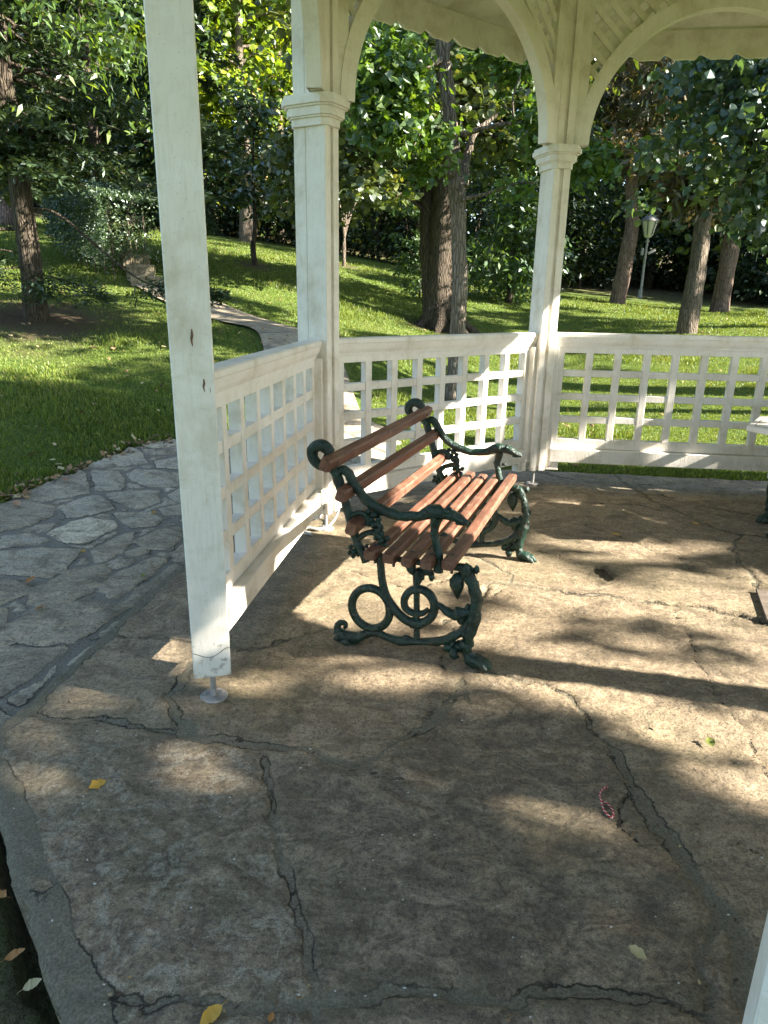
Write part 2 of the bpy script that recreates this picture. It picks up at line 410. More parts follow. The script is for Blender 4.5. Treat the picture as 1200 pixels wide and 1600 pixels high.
# ---- railing panels (local X from post i+1 to post i, +Y inward)
ZT = (.2665, .334, .927)   # top of base board, bottom and top of the openings
def stile_bm(s):
    m = MB()
    if s:
        x = W/2+s*(W/2-.083); box(m, (x, -.03, (.17+.967)/2), (.046, .075, .797), .003)
        x = W/2+s*(W/2-.127); box(m, (x, -.058, (.2675+.967)/2), (.042, .056, .6985), .003)
    return m
def top_bm():
    m = MB(); x0, x1 = .062, W-.062
    prof = [(-.088, 1.030), (-.088, 1.054), (-.081, 1.061), (-.005, 1.061), (.002, 1.055), (.002, 1.036), (-.003, 1.030),
            (-.005, 1.018), (-.010, 1.000), (-.018, .986), (-.022, .980), (-.022, .968), (-.080, .968)]
    n = len(prof); v = [(x0, a, b) for a, b in prof]+[(x1, a, b) for a, b in prof]
    f = [[i, n+i, n+(i+1) % n, (i+1) % n] for i in range(n)]+[list(range(n)), list(range(n, 2*n))[::-1]]
    m.add(v, f); box(m, (W/2, -.054, .9475), (W-.21, .05, .039), .002); return m
def lattice_bm():
    m = MB(); x0, x1 = .150, W-.150; b = .044; o = (x1-x0-7*b)/8; ho = (ZT[2]-ZT[1]-3*b)/4
    jit = np.random.default_rng(4)
    for i in range(7):
        x = x0+o*(i+1)+b*i+b/2+jit.normal(0, .0015)
        box(m, (x, -.0545, (ZT[1]+ZT[2])/2), (b, .049, ZT[2]-ZT[1]+.012), .0025)
    for i in range(3):
        z = ZT[1]+ho*(i+1)+b*i+b/2+jit.normal(0, .001)
        for q in range(8):
            box(m, (x0+o/2+q*(o+b), -.0550+jit.normal(0, .0012), z+jit.normal(0, .0012)), (o+.002, .046, b), .003, roty(jit.normal(0, .006)))
    box(m, (W/2, -.056, (ZT[0]+ZT[1])/2+.001), (W-.21, .05, ZT[1]-ZT[0]-.002), .003)
    return m
def base_bm():
    m = MB(); box(m, (W/2, -.034, (.170+.2655)/2), (W-.21, .088, .0955), .003)
    return m
def block_bm(x):
    m = MB(); box(m, (x, -.03, .14), (.085, .06, .0605), .003); return m
RB = None
for i in range(1, 8):
    a, b = post_c(i), post_c((i+1) % 8); d = a-b; rz = math.atan2(d[1], d[0])
    if RB is None: RB = [(stile_bm(-1), 'stile'), (stile_bm(1), 'stile'), (lattice_bm(), 'lattice'), (base_bm(), 'base_board'), (block_bm(.125), 'foot_block'), (block_bm(W-.125), 'foot_block')]; tb = top_bm()
    p = gz(tb.build('railing', PAINT), b, 0, rz)
    for q, nm in RB: q.build(nm, PAINT, p)
# ---- arches with diagonal lattice
def arch_bm():
    m = MB(); cx, cz = W/2, 2.19; n = 48; a = np.linspace(0, np.pi, n); ri, ro = .715, .800
    V = []; 
    for y in (-.036, .036):
        for r in (ri, ro): V += [(cx-r*math.cos(t), y, cz+r*math.sin(t)*(1.0)) for t in a]
    V = np.array(V); i = np.arange(n-1); L = lambda k: k*n
    f = np.concatenate([np.stack([L(0)+i, L(0)+i+1, L(1)+i+1, L(1)+i], 1), np.stack([L(2)+i, L(3)+i, L(3)+i+1, L(2)+i+1], 1),
                        np.stack([L(0)+i, L(2)+i, L(2)+i+1, L(0)+i+1], 1), np.stack([L(1)+i, L(1)+i+1, L(3)+i+1, L(3)+i], 1)])
    m.add(V, f)
    for s in (-1, 1):
        box(m, (cx+s*(cx-.0985), 0, 2.60), (.077, .062, .82), .003)
    box(m, (cx, -.01, 3.06), (W-.13, .10, .12), .003); return m
def spandrel_bm():
    m = MB(); cx, cz = W/2, 2.19
    for dr, y in ((1, .002), (-1, -.014)):
        for c in np.arange(-2.4, 4.6, .108):
            t = np.linspace(0, W, 700); z = 2.2+dr*t+c*1.0 if dr > 0 else 2.2-t+c
            ok = (np.hypot(t-cx, z-cz) > .77) & (t > .125) & (t < W-.125) & (z < 3.01) & (z > 2.3)
            e = np.flatnonzero(np.diff(np.concatenate([[0], ok.astype(int), [0]])))
            for s0, s1 in zip(e[::2], e[1::2]):
                if s1-s0 < 12: continue
                p0 = np.array([t[s0], y, z[s0]]); p1 = np.array([t[s1-1], y, z[s1-1]]); L = np.linalg.norm(p1-p0)
                box(m, (p0+p1)/2, (L, .0168, .034), .002, roty(-dr*math.pi/4))
    return m
AB, SB = arch_bm(), spandrel_bm()
for i in range(8):
    a, b = post_c(i), post_c((i+1) % 8); d = a-b; rz = math.atan2(d[1], d[0])
    p = gz(AB.build('arch', PAINT), b, 0, rz); SB.build('diagonal_lattice', PAINT, p)
# ---- eave valance, soffit, roof
def ring_pt(r, k): q = -az(TH-45*(3-k))*r; return q
RV = 2.97
LV = 2*RV*math.sin(R_(22.5))
def val_bm():
    m = MB(); N = 260; x = np.linspace(.001, LV-.001, N); n = 10; t = (x/LV*n) % 1.
    bot = 2.815+.034*np.where(t < .45, 0, np.where(t < .84, ss(.45, .84, t), 1-ss(.84, 1., t)))+.004*np.sin(t*6.28)
    V = np.concatenate([np.column_stack([x, np.full(N, y), z]) for y in (-.011, .011) for z in (bot, np.full(N, 2.985))])
    i = np.arange(N-1); L = lambda k: k*N
    f = np.concatenate([np.stack([L(0)+i, L(0)+i+1, L(1)+i+1, L(1)+i], 1)[:, ::-1], np.stack([L(2)+i, L(3)+i, L(3)+i+1, L(2)+i+1], 1)[:, ::-1],
                        np.stack([L(0)+i, L(2)+i, L(2)+i+1, L(0)+i+1], 1)[:, ::-1], np.stack([L(1)+i, L(1)+i+1, L(3)+i+1, L(3)+i], 1)[:, ::-1]])
    m.add(V, f); return m
VB = val_bm()
sof = MB(); roof = MB()
for i in range(8):
    a, b = GC+ring_pt(RV, i), GC+ring_pt(RV, (i+1) % 8); d = a-b; rz = math.atan2(d[1], d[0])
    gz(VB.build('valance', PAINT), b, 0, rz)
    A0, B0_ = ring_pt(RV+.03, i), ring_pt(RV+.03, (i+1) % 8)
    for mb, zz, top, ri in ((sof, 2.99, 3.47, 1.45), (roof, 3.03, 4.55, 0.02)):
        A1, B1 = ring_pt(ri, i), ring_pt(ri, (i+1) % 8)
        v = [(*A0, zz), (*B0_, zz), (*B1, top), (*A1, top)]; v += [(p[0], p[1], p[2]+.022) for p in v]
        mb.add(v, [[0, 1, 2, 3][::-1], [4, 5, 6, 7], [0, 4, 5, 1], [1, 5, 6, 2], [2, 6, 7, 3], [3, 7, 4, 0]])
    A1, B1 = ring_pt(1.45, i), ring_pt(1.45, (i+1) % 8)
    v = [(*A1, 3.44), (*B1, 3.44), (0, 0, 3.46)]; sof.add(v+[(p[0], p[1], p[2]+.02) for p in v], [[2, 1, 0], [3, 4, 5]])
o = sof.build('soffit', PAINT, gaz); o = roof.build('roof', plain('roof_boards', (.16, .06, .045), .8, 8), gaz)

# ================================================================== BENCH
LB = 1.13
def bench_frame_bm(seed):
    m = MB(); P3 = lambda pts: [(u, y_, z) for u, z in pts]
    y_ = 0.
    def T(pts, r, n=6, lump=.2, flat=1., sd=0): tube(m, [(u, 0, max(z, .012)) for u, z in pts], r, 9, n, lump, flat, seed=seed+sd)
    # lower frame: base bar, big ring, S stem into the small spiral
    T([(-.045, .035), (-.010, .034), (.029, .040), (.055, .055), (.085, .067), (.116, .068), (.160, .058), (.201, .055), (.240, .062), (.276, .068), (.330, .078), (.375, .095), (.420, .128), (.455, .185)],
      [.024, .025, .022, .018, .016, .016, .014, .018, .015, .013, .016, .019, .018, .014], 4, .2)
    T([(-.052, .045), (-.058, .066), (-.048, .084), (-.030, .087), (-.022, .074), (-.030, .066)], [.02, .016, .013, .011, .009, .006], 4)
    for q in range(3): blob(m, (-.052+.032*q, (-1)**q*.010, .017), (.024, .022, .017), 8, 6, .25, seed+q)
    a = np.linspace(0, 2*np.pi, 33); tube(m, [(.079+.076*math.cos(t), 0, .168+.082*math.sin(t)) for t in a], .0165, 10, 0, .04, seed=seed)
    T([(.112, .385), (.116, .345), (.122, .290), (.136, .238), (.163, .193), (.199, .157), (.241, .139), (.284, .146), (.316, .178), (.325, .222), (.307, .260), (.270, .277), (.232, .264), (.211, .230), (.214, .195), (.240, .179), (.278, .182), (.302, .203)],
      [.015, .015, .0155, .016, .017, .018, .018, .018, .0175, .017, .017, .016, .0155, .015, .014, .0135, .012, .009], 4, .05)
    T([(.255, .350), (.258, .230), (.263, .080)], [.015, .012, .0135], 3, .15)
    T([(.240, .139), (.262, .139), (.285, .141)], [.021, .022, .02], 3, .1)
    blob(m, (.222, 0, .072), (.02, .012, .013), 8, 6, .2, seed)
    # leaf cup on the rod
    for q, (du, dz, ru, rz_) in enumerate([(0, .335, .026, .024), (-.027, .352, .018, .022), (.03, .348, .024, .02), (.05, .338, .013, .018), (.002, .312, .014, .02)]):
        blob(m, (.262+du, (-1)**q*.007, dz), (ru, .016, rz_), 9, 6, .35, seed+q)
    # branch from spiral to front leg
    T([(.318, .232), (.345, .225), (.366, .211), (.390, .202), (.415, .206), (.440, .214), (.468, .226)], [.012, .013, .016, .018, .026, .019, .016], 4, .3)
    blob(m, (.424, 0, .192), (.022, .018, .024), 9, 6, .4, seed+3)
    # front leg, knobbly branch, leaf and paw
    T([(.418, .385), (.437, .368), (.456, .335), (.471, .290), (.477, .250), (.473, .205), (.462, .150), (.455, .100), (.456, .060), (.468, .032), (.490, .022)],
      [.022, .024, .019, .021, .018, .024, .021, .020, .019, .022, .022], 5, .38, sd=2)
    for u, z, r in ((.452, .352, .016), (.491, .268, .011), (.487, .215, .012), (.449, .232, .012), (.444, .140, .02), (.474, .175, .011), (.470, .380, .013)):
        blob(m, (u, .006*math.sin(u*900), z), (r, r*.9, r*1.15), 7, 6, .4, seed+int(u*1000))
    lf = [(.392, .358), (.378, .335), (.380, .312), (.396, .285), (.411, .264), (.421, .285), (.430, .312), (.428, .345), (.412, .366)]
    v = [(u, -.010, z) for u, z in lf]+[(u, .010, z) for u, z in lf]+[(.404, -.024, .320), (.404, .024, .320)]; n = len(lf)
    m.add(v, [[i, (i+1) % n, 2*n] for i in range(n)]+[[n+(i+1) % n, n+i, 2*n+1] for i in range(n)]+[[(i+1) % n, i, n+i, n+(i+1) % n] for i in range(n)], True)
    for q, (u, yy) in enumerate(((.515, -.020), (.528, -.004), (.522, .014), (.500, .024))):
        tube(m, [(.468, yy*.4, .040), (.495, yy*.8, .036), (u, yy, .024), (u+.018, yy*1.15, .012)], [.017, .016, .014, .008], 8, 4, .1, seed=seed+q)
    for q, (u, z, r) in enumerate(((.385, .062, .022), (.405, .045, .021), (.425, .068, .024), (.440, .092, .02), (.400, .080, .02))):
        blob(m, (u, (-1)**q*.008, z), (r, .017, r), 8, 6, .4, seed+q)
    # upright of the back and the curl on top
    T([(.060, .352), (.045, .385), (.022, .425), (.008, .470), (-.004, .505), (-.018, .555), (-.034, .604), (-.048, .645), (-.062, .680), (-.085, .700)],
      [.016, .017, .016, .0175, .019, .017, .018, .0185, .020, .019], 4, .1)
    T([(-.085, .700), (-.112, .698), (-.136, .708), (-.153, .730), (-.152, .754), (-.136, .770), (-.114, .774), (-.095, .764), (-.080, .748)],
      [.017, .019, .0195, .0205, .0215, .022, .0225, .022, .019], 5, .06)
    # arm rest with a beast's head
    T([(-.052, .664), (-.047, .684), (-.033, .694), (-.015, .684), (.000, .662), (.026, .624), (.045, .601), (.070, .582), (.098, .567), (.128, .557), (.162, .549), (.192, .545), (.222, .550), (.252, .553), (.276, .563), (.299, .575), (.322, .577), (.345, .570)],
      [.015, .016, .017, .018, .0185, .018, .018, .0185, .018, .018, .0185, .0175, .019, .018, .021, .025, .027, .020], 4, .12)
    tube(m, [(.345, 0, .569), (.368, 0, .573), (.392, 0, .566), (.416, 0, .556), (.432, 0, .549)], [.018, .025, .022, .016, .010], 10, 4, .08, .82, seed=seed)
    for s in (-1, 1):
        blob(m, (.358, s*.017, .586), (.012, .007, .011), 7, 5, .2, seed); blob(m, (.388, s*.017, .574), (.006, .006, .006), 7, 5, .1, seed)
        blob(m, (.404, s*.008, .546), (.020, .006, .006), 7, 5, .2, seed+1)
    T([(.322, .560), (.316, .525), (.315, .495), (.323, .460), (.333, .420), (.336, .385), (.334, .355)], [.024, .018, .0155, .0155, .016, .016, .018], 4, .15)
    blob(m, (.349, 0, .498), (.012, .010, .008), 7, 5, .3, seed)
    # vine, flowers and loops between upright and arm
    T([(-.003, .520), (.020, .535), (.045, .538), (.066, .520), (.062, .497)], [.012, .012, .012, .013, .014], 4, .2)
    T([(.020, .430), (.045, .455), (.072, .468), (.098, .470), (.118, .455)], [.012, .0125, .012, .013, .014], 4, .2)
    T([(.080, .500), (.105, .505), (.112, .490), (.100, .470)], [.013, .014, .013, .012], 4, .25)
    for c, k, r in (((.090, .540), 5, .021), ((.118, .445), 5, .019), ((.012, .388), 6, .017), ((.066, .398), 4, .014), ((.10, .485), 3, .013)):
        blob(m, (c[0], 0, c[1]), (r*.7, .017, r*.7), 8, 6, .2, seed)
        for q in range(k):
            t = q*2*math.pi/k+.4; blob(m, (c[0]+r*1.15*math.cos(t), .003*math.sin(5*t), c[1]+r*1.15*math.sin(t)), (r*.62, .013, r*.62), 7, 6, .35, seed+q)
    T([(.045, .372), (.12, .383), (.22, .380), (.33, .382), (.425, .384)], [.014, .012, .012, .012, .016], 4, .08)
    return m
def slat_bm(u, z, tilt, w, th, seed):
    m = MB(); L = LB+.16; n = 14; ys = np.linspace(-.075, LB+.085, n); g = np.random.default_rng(seed)
    b = .007; h, k = w/2, th/2
    prof = [(-h+b, -k), (h-b, -k), (h, -k+b), (h, k-b), (h-b, k), (-h+b, k), (-h, k-b), (-h, -k+b)]
    rt_ = np.array([[math.cos(tilt), -math.sin(tilt)], [math.sin(tilt), math.cos(tilt)]])
    V = []; wob = np.cumsum(g.normal(0, .0006, (n, 2)), 0)
    for j, y in enumerate(ys):
        sc = .86 if j in (0, n-1) else 1.
        yy = y+(.006 if j == 0 else -.006 if j == n-1 else 0)*0
        p = (np.array(prof)*sc*(1+g.normal(0, .01, (8, 2))))@rt_.T+np.array([u, z])+wob[j]
        V += [(q[0], yy, q[1]) for q in p]
    # end bevel
    V = np.array(V).reshape(n, 8, 3); V = np.concatenate([V[:1], np.where(True, V[1:2]*1., 0), V[1:-1], V[-2:-1]*1., V[-1:]]); V[1, :, 1] = -.069; V[-2, :, 1] = LB+.079
    n = len(V); V = V.reshape(-1, 3)
    i = np.arange(n-1)[:, None]*8; j = np.arange(8)[None]; f = np.stack([i+j, i+8+j, i+8+(j+1) % 8, i+(j+1) % 8], -1).reshape(-1, 4)
    m.add(V, f); m.add(V[:8], [list(range(8))]); m.add(V[-8:], [list(range(8))[::-1]])
    return m
SL = [(-.072, .722, R_(70), .052, .040), (-.012, .618, R_(72), .052, .040), (.026, .500, R_(74), .050, .040)]
SEAT = [(.098, .408), (.170, .405), (.238, .403), (.309, .405), (.386, .412)]
def make_bench(name, label, loc, rz):
    t = empty(name, loc, rz, label=label, cat='bench', group='iron and wood park benches')
    f = bench_frame_bm(3).build('end_frame', IRON, t)
    f2 = bench_frame_bm(9).build('end_frame', IRON, t); f2.location = (0, LB, 0)
    q = MB(); tube(q, [(.112, 0, .37), (.112, LB*.5, .372), (.112, LB, .37)], .008, 8); q.build('tie_rod', IRON, t)
    for k, (u, z, tl, w, th) in enumerate(SL):
        o = slat_bm(u, z, tl, w, th, k).build('back_slat', WOOD, t)
        d = np.array([math.sin(tl), -math.cos(tl)])
        for y in (0, LB):
            b = MB()
            tube(b, [(u+d[0]*s, y, z+d[1]*s) for s in (-.040, -.0315, -.031, -.021, -.0205, .017, .0175, .022)], [.006, .006, .010, .010, .006, .006, .008, .005], 8)
            b.build('bolt', STEEL, o)
    for k, (u, z) in enumerate(SEAT):
        o = slat_bm(u, z, 0, .044, .038, k+5).build('seat_slat', WOOD, t)
        for y in (-.012, LB+.012):
            b = MB()
            tube(b, [(u, y, z+s) for s in (-.050, -.0345, -.034, -.022, -.0215, .017, .0175, .0225)], [.0055, .0055, .010, .010, .0055, .0055, .009, .005], 8)
            b.build('bolt', STEEL, o)
    return t
bench = make_bench('park_bench', 'red brown slatted bench with green cast iron vine ends beside the left lattice railing', (-.118, 2.418, 0), R_(-19.6))
b2 = dup(bench); b2['label'] = 'second iron bench at the right edge with only one front leg in view'
B2R = math.atan2(-.616, -.788); b2.rotation_euler = (0, 0, B2R)
ft = gnd(1190, 818); ox = np.array([math.cos(B2R), math.sin(B2R)]); oy = np.array([-ox[1], ox[0]])
q = ft[:2]-ox*.515; b2.location = (q[0], q[1], 0)

# ================================================================== TABLE, SLATTED BOARD, CORD, CABLE
zt = .64
K1 = gnd(1167, 665, zt)[:2]; K2 = gnd(1186, 650.6, zt)[:2]; e = K2-K1; s_ = np.linalg.norm(e)*1.05; e /= np.linalg.norm(e)
tc = K1+s_*(rotz(-R_(60))[:2, :2]@e)
tab = empty('garden_table', (tc[0], tc[1], 0), label='white hexagonal garden table with grooved rim inside the gazebo at the right edge', cat='table')
a0 = math.atan2(*(K1-tc)[::-1]); hexa = lambda r: [(r*math.cos(a0+k*math.pi/3), r*math.sin(a0+k*math.pi/3)) for k in range(6)]
m = MB(); prism(m, hexa(s_*.97), zt-.030, zt-.027); prism(m, hexa(s_), zt-.027, zt-.004); prism(m, hexa(s_*.985), zt-.004, zt)
m.build('tabletop', PAINT, tab)
m = MB(); P = hexa(s_*.90)
for k in range(6):
    p, q2 = np.array(P[k]), np.array(P[(k+1) % 6]); d = q2-p; box(m, [*(p+q2)/2, zt+.0005], (np.linalg.norm(d), .004, .003), .0005, rotz(math.atan2(d[1], d[0])))
m.build('rim_line', plain('rim_line', (.34, .28, .2), .6), tab)
m = MB(); tube(m, [(0, 0, zt-.03), (0, 0, zt-.07), (0, 0, .35), (0, 0, .1), (0, 0, .04)], [.07, .03, .022, .035, .04], 12, 4)
m.build('pedestal', IRON, tab)
for k in range(3):
    t = k*2.094+a0; m = MB(); tube(m, [(.02*math.cos(t), .02*math.sin(t), .09), (.09*math.cos(t), .09*math.sin(t), .075), (.17*math.cos(t), .17*math.sin(t), .03), (.2*math.cos(t), .2*math.sin(t), .014)], [.02, .018, .016, .016], 8, 4)
    m.build('leg', IRON, tab)
# slatted board on the floor at the right edge
p0, p1 = gnd(1183, 936)[:2], gnd(1194, 968)[:2]; d = (p1-p0)/np.linalg.norm(p1-p0); n_ = np.array([d[1], -d[0]])
if n_[0] < 0: n_ = -n_
cb = (p0+p1)/2+n_*.16
sb = empty('slatted_board', (cb[0], cb[1], 0), math.atan2(d[1], d[0]), label='weathered grey slatted board lying on the stone floor at the right edge', cat='board')
for k in range(5):
    m = MB(); box(m, (0, -.14+.07*k, .021), (.34, .046, .013), .003); m.build('slat', GREYWOOD, sb)
m = MB(); box(m, (-.12, 0, .009), (.04, .34, .013), .002); m.build('cross_bar', GREYWOOD, sb); m = MB(); box(m, (.12, 0, .009), (.04, .34, .013), .002); m.build('cross_bar', GREYWOOD, sb)
# red and white twisted cord
ctl = [gnd(x, y, .005) for x, y in ((949, 1229), (941, 1234), (937, 1243), (940, 1252), (948, 1256), (955, 1264), (958, 1272), (956, 1279), (949, 1275), (943, 1267), (940, 1258), (938, 1250))]
path_ = catmull(ctl, 14); path_[:, 2] = .006+np.linspace(0, .004, len(path_))
m = MB(); L = np.concatenate([[0], np.cumsum(np.linalg.norm(np.diff(path_, axis=0), axis=1))]); tg = np.gradient(path_, axis=0); tg /= np.linalg.norm(tg, axis=1)[:, None]
sd = np.cross(tg, [0, 0, 1.])
cordm = [plain('red_thread', (.40, .022, .025), .8), plain('white_thread', (.60, .50, .45), .8)]
cr = empty('cord', tuple(ctl[4]), label='red and white twisted cord loop lying on the shaded flagstone', cat='cord')
for k in range(2):
    ph = L*430+k*math.pi; m = MB(); q = path_+sd*(np.cos(ph)*.0014)[:, None]+np.array([0, 0, 1.])*(np.sin(ph)*.0014)[:, None]-np.array(ctl[4])
    tube(m, q, (.0017 if k == 0 else .0012), 6); m.build('strand', cordm[k], cr)
# cable by the foot of the second post
pc = post_c(2)
m = MB(); cab = [(*(gnd(488, 838)[:2]), .012), (*(gnd(470, 832)[:2]), .012), (*(gnd(480, 829)[:2]), .016), (*(gnd(500, 830)[:2]), .012), (*(gnd(516, 824)[:2]), .016), (*(gnd(527, 815)[:2]), .05), (*(gnd(532, 815)[:2]), .12), (*(gnd(533, 818)[:2]), .17)]
tube(m, cab, [.010, .011, .010, .010, .009, .008, .007, .007], 8, 8, .15)
tag(m.build('cable', plain('cable_grey', (.42, .40, .34), .55, 30)), 'pale grey ribbed cable looping round the second post foot behind the bench', 'cable')

# ================================================================== GROUND
OUTN = {i: az(TH+22.5-45*(3-i)+180-0) for i in range(8)}   # outward normal of each bay
AP = GR*math.cos(R_(22.5))
OFF = {0: .68, 1: .60, 2: .52, 3: .42, 4: .5, 5: .5, 6: .5, 7: .7}
def plat(x, y):
    """signed distance outside the stone platform"""
    return np.max([OUTN[i][0]*(x-GC[0])+OUTN[i][1]*(y-GC[1])-(AP+OFF[i]) for i in range(8)], 0)
CTL = []
for x, y, d in ((55, 500, 10), (15, 350, 20), (400, 415, 16), (537, 415, 20), (465, 525, 9), (390, 505, 10.5), (690, 515, 14), (962, 475, 22), (999, 466, 26), (1072, 520, 15),
                (1122, 485, 24), (1200, 497, 20), (600, 415, 23), (450, 392, 23), (860, 455, 25), (100, 352, 23), (180, 425, 14), (706, 628, 8.5), (20, 600, 7.6), (-200, 500, 10),
                (1400, 520, 15), (1400, 500, 22), (-250, 330, 22), (235, 420, 14), (300, 590, 7.6)):
    CTL.append(at(x, y, d))
for a, d, z in ((-40, 48, 6.5), (-15, 48, 6.), (5, 48, 4.8), (25, 48, 2.6), (50, 48, 1.2), (100, 45, 0), (160, 45, -1), (220, 45, -.5), (280, 45, 2.5), (180, 8, -.3), (230, 6, -.2), (130, 9, -.1), (90, 9, -.05), (60, 7.5, -.02)):
    q = az(a)*d; CTL.append(np.array([q[0], q[1], z]))
for i in range(8):
    for t in (-.35, .35):
        n = OUTN[i]; q = GC+n*(AP+OFF[i]+.35)+np.array([n[1], -n[0]])*t*2
        CTL.append(np.array([q[0], q[1], {0: -.17, 1: -.045, 2: -.03, 3: -.02}.get(i, -.05)]))
CTL = np.array(CTL)
def _rb(x, y): return np.sqrt((x[..., None]-CTL[:, 0])**2+(y[..., None]-CTL[:, 1])**2+.6)
_n = len(CTL); _A = np.zeros((_n+3, _n+3)); _A[:_n, :_n] = _rb(CTL[:, 0], CTL[:, 1])+np.eye(_n)*-.05
_A[:_n, _n] = 1; _A[:_n, _n+1:] = CTL[:, :2]; _A[_n:, :_n] = _A[:_n, _n:].T
_w = np.linalg.solve(_A, np.concatenate([CTL[:, 2], [0, 0, 0]]))
def terr(x, y):
    x = np.asarray(x, float); y = np.asarray(y, float)
    z = _rb(x, y)@_w[:_n]+_w[_n]+_w[_n+1]*x+_w[_n+2]*y
    return z+.05*(fbm(x*.35, y*.35, 5, 3)-.5)*ss(0, 2, plat(x, y))
def hit(px, py, dmax=60):
    d = np.concatenate([np.linspace(.25, 2.5, 300), np.linspace(2.5, dmax, 1500)]); v = ray(px, py); h = math.hypot(v[0], v[1]); P = np.array([0, 0, H])+np.outer(d/h, v)
    k = np.flatnonzero(P[:, 2] < terr(P[:, 0], P[:, 1]))
    return P[k[0]] if len(k) else P[-1]

# lawn: polar sheet reaching to the horizon
rr = np.concatenate([[0], np.geomspace(.6, 14, 90), np.geomspace(14.4, 260, 70)]); na = 260
th = np.linspace(0, 2*np.pi, na, endpoint=False); RR, TT = np.meshgrid(rr, th, indexing='ij')
X = RR*np.sin(TT); Y = RR*np.cos(TT)
Z = np.stack([terr(X[k], Y[k]) for k in range(len(rr))]); pd = plat(X, Y)
Z = Z*ss(110, 60, RR)+ss(60, 110, RR)*6
Z = np.where(pd < .02, -.26, np.where(pd < .15, np.minimum(Z, -.012), Z))
i = np.arange(len(rr)-1)[:, None]*na; j = np.arange(na)[None]; k = (j+1) % na
f = np.stack([i+j, i+na+j, i+na+k, i+k], -1).reshape(-1, 4)
sp = at(55, 500, 10); mg = at(400, 415, 16); sl = at(537, 415, 20); bt = at(690, 515, 14)
soil = np.zeros(X.shape)
for c, r in ((sp, 1.7), (mg, .8), (sl, .9), (bt, 1.0), (at(1072, 520, 15), .6), (at(15, 350, 20), 1.5)):
    soil = np.maximum(soil, 1-ss(r*.35, r, np.hypot(X-c[0], (Y-c[1]))+(fbm(X*2, Y*2, 9)-.5)*.8*r))
soil = np.maximum(soil, ss(24, 28, np.hypot(X, Y))*(Y > 5)*.9)
soil = np.maximum(soil, .8*(1-ss(.0, .35, pd+(fbm(X*5, Y*5, 3)-.5)*.3))*(OUTN[0][0]*(X-GC[0])+OUTN[0][1]*(Y-GC[1]) > AP+.4))
soil = np.maximum(soil, .75*(1-ss(-.02, .10, np.where(inside(X, Y, np.array([(-9, 0), (-9, 9), (1.5, 9), (1.5, 0)])), segdist(X, Y, np.array([hit(x, y)[:2] for x, y in ((-120, 845), (0, 792), (55, 765), (130, 735), (205, 702), (262, 692))]))[0], 9)+(fbm(X*7, Y*7, 19)-.5)*.12)))
t = NT('lawn'); n1 = t.noise(t.co(), .8, 6, .65); n2 = t.noise(t.co(), 14, 6, .75); n3 = t.noise(t.co(), 60, 4, .7)
col = t.ramp(n2, [(.28, (.045, .070, .014)), (.5, (.092, .145, .026)), (.75, (.165, .215, .045))])
col = t.mix(t.math('MULTIPLY', t.ramp(n1, [(.5, 0.), (.7, 1.)]), .45), col, (.15, .15, .045))
col = t.mix(t.math('MULTIPLY', t.ramp(n3, [(.3, 1.), (.5, 0.)]), .5), col, (.016, .024, .008))
col = t.mix(t.math('MULTIPLY', t.attr('soil'), t.ramp(t.noise(t.co(), 6, 6, .7), [(.25, .4), (.55, 1.)])), col, t.ramp(n3, [(.3, (.035, .024, .014)), (.6, (.13, .095, .062)), (.8, (.22, .165, .105))]))
LAWN = t.bsdf(col, .9, t.bump(t.math('ADD', n2, n3), .8, .04), .15)
m = MB(); m.add(np.stack([X, Y, Z], -1).reshape(-1, 3), f[:, ::-1], True)
tag(m.build('lawn', LAWN, None, {'soil': soil.ravel()}), kind='structure')

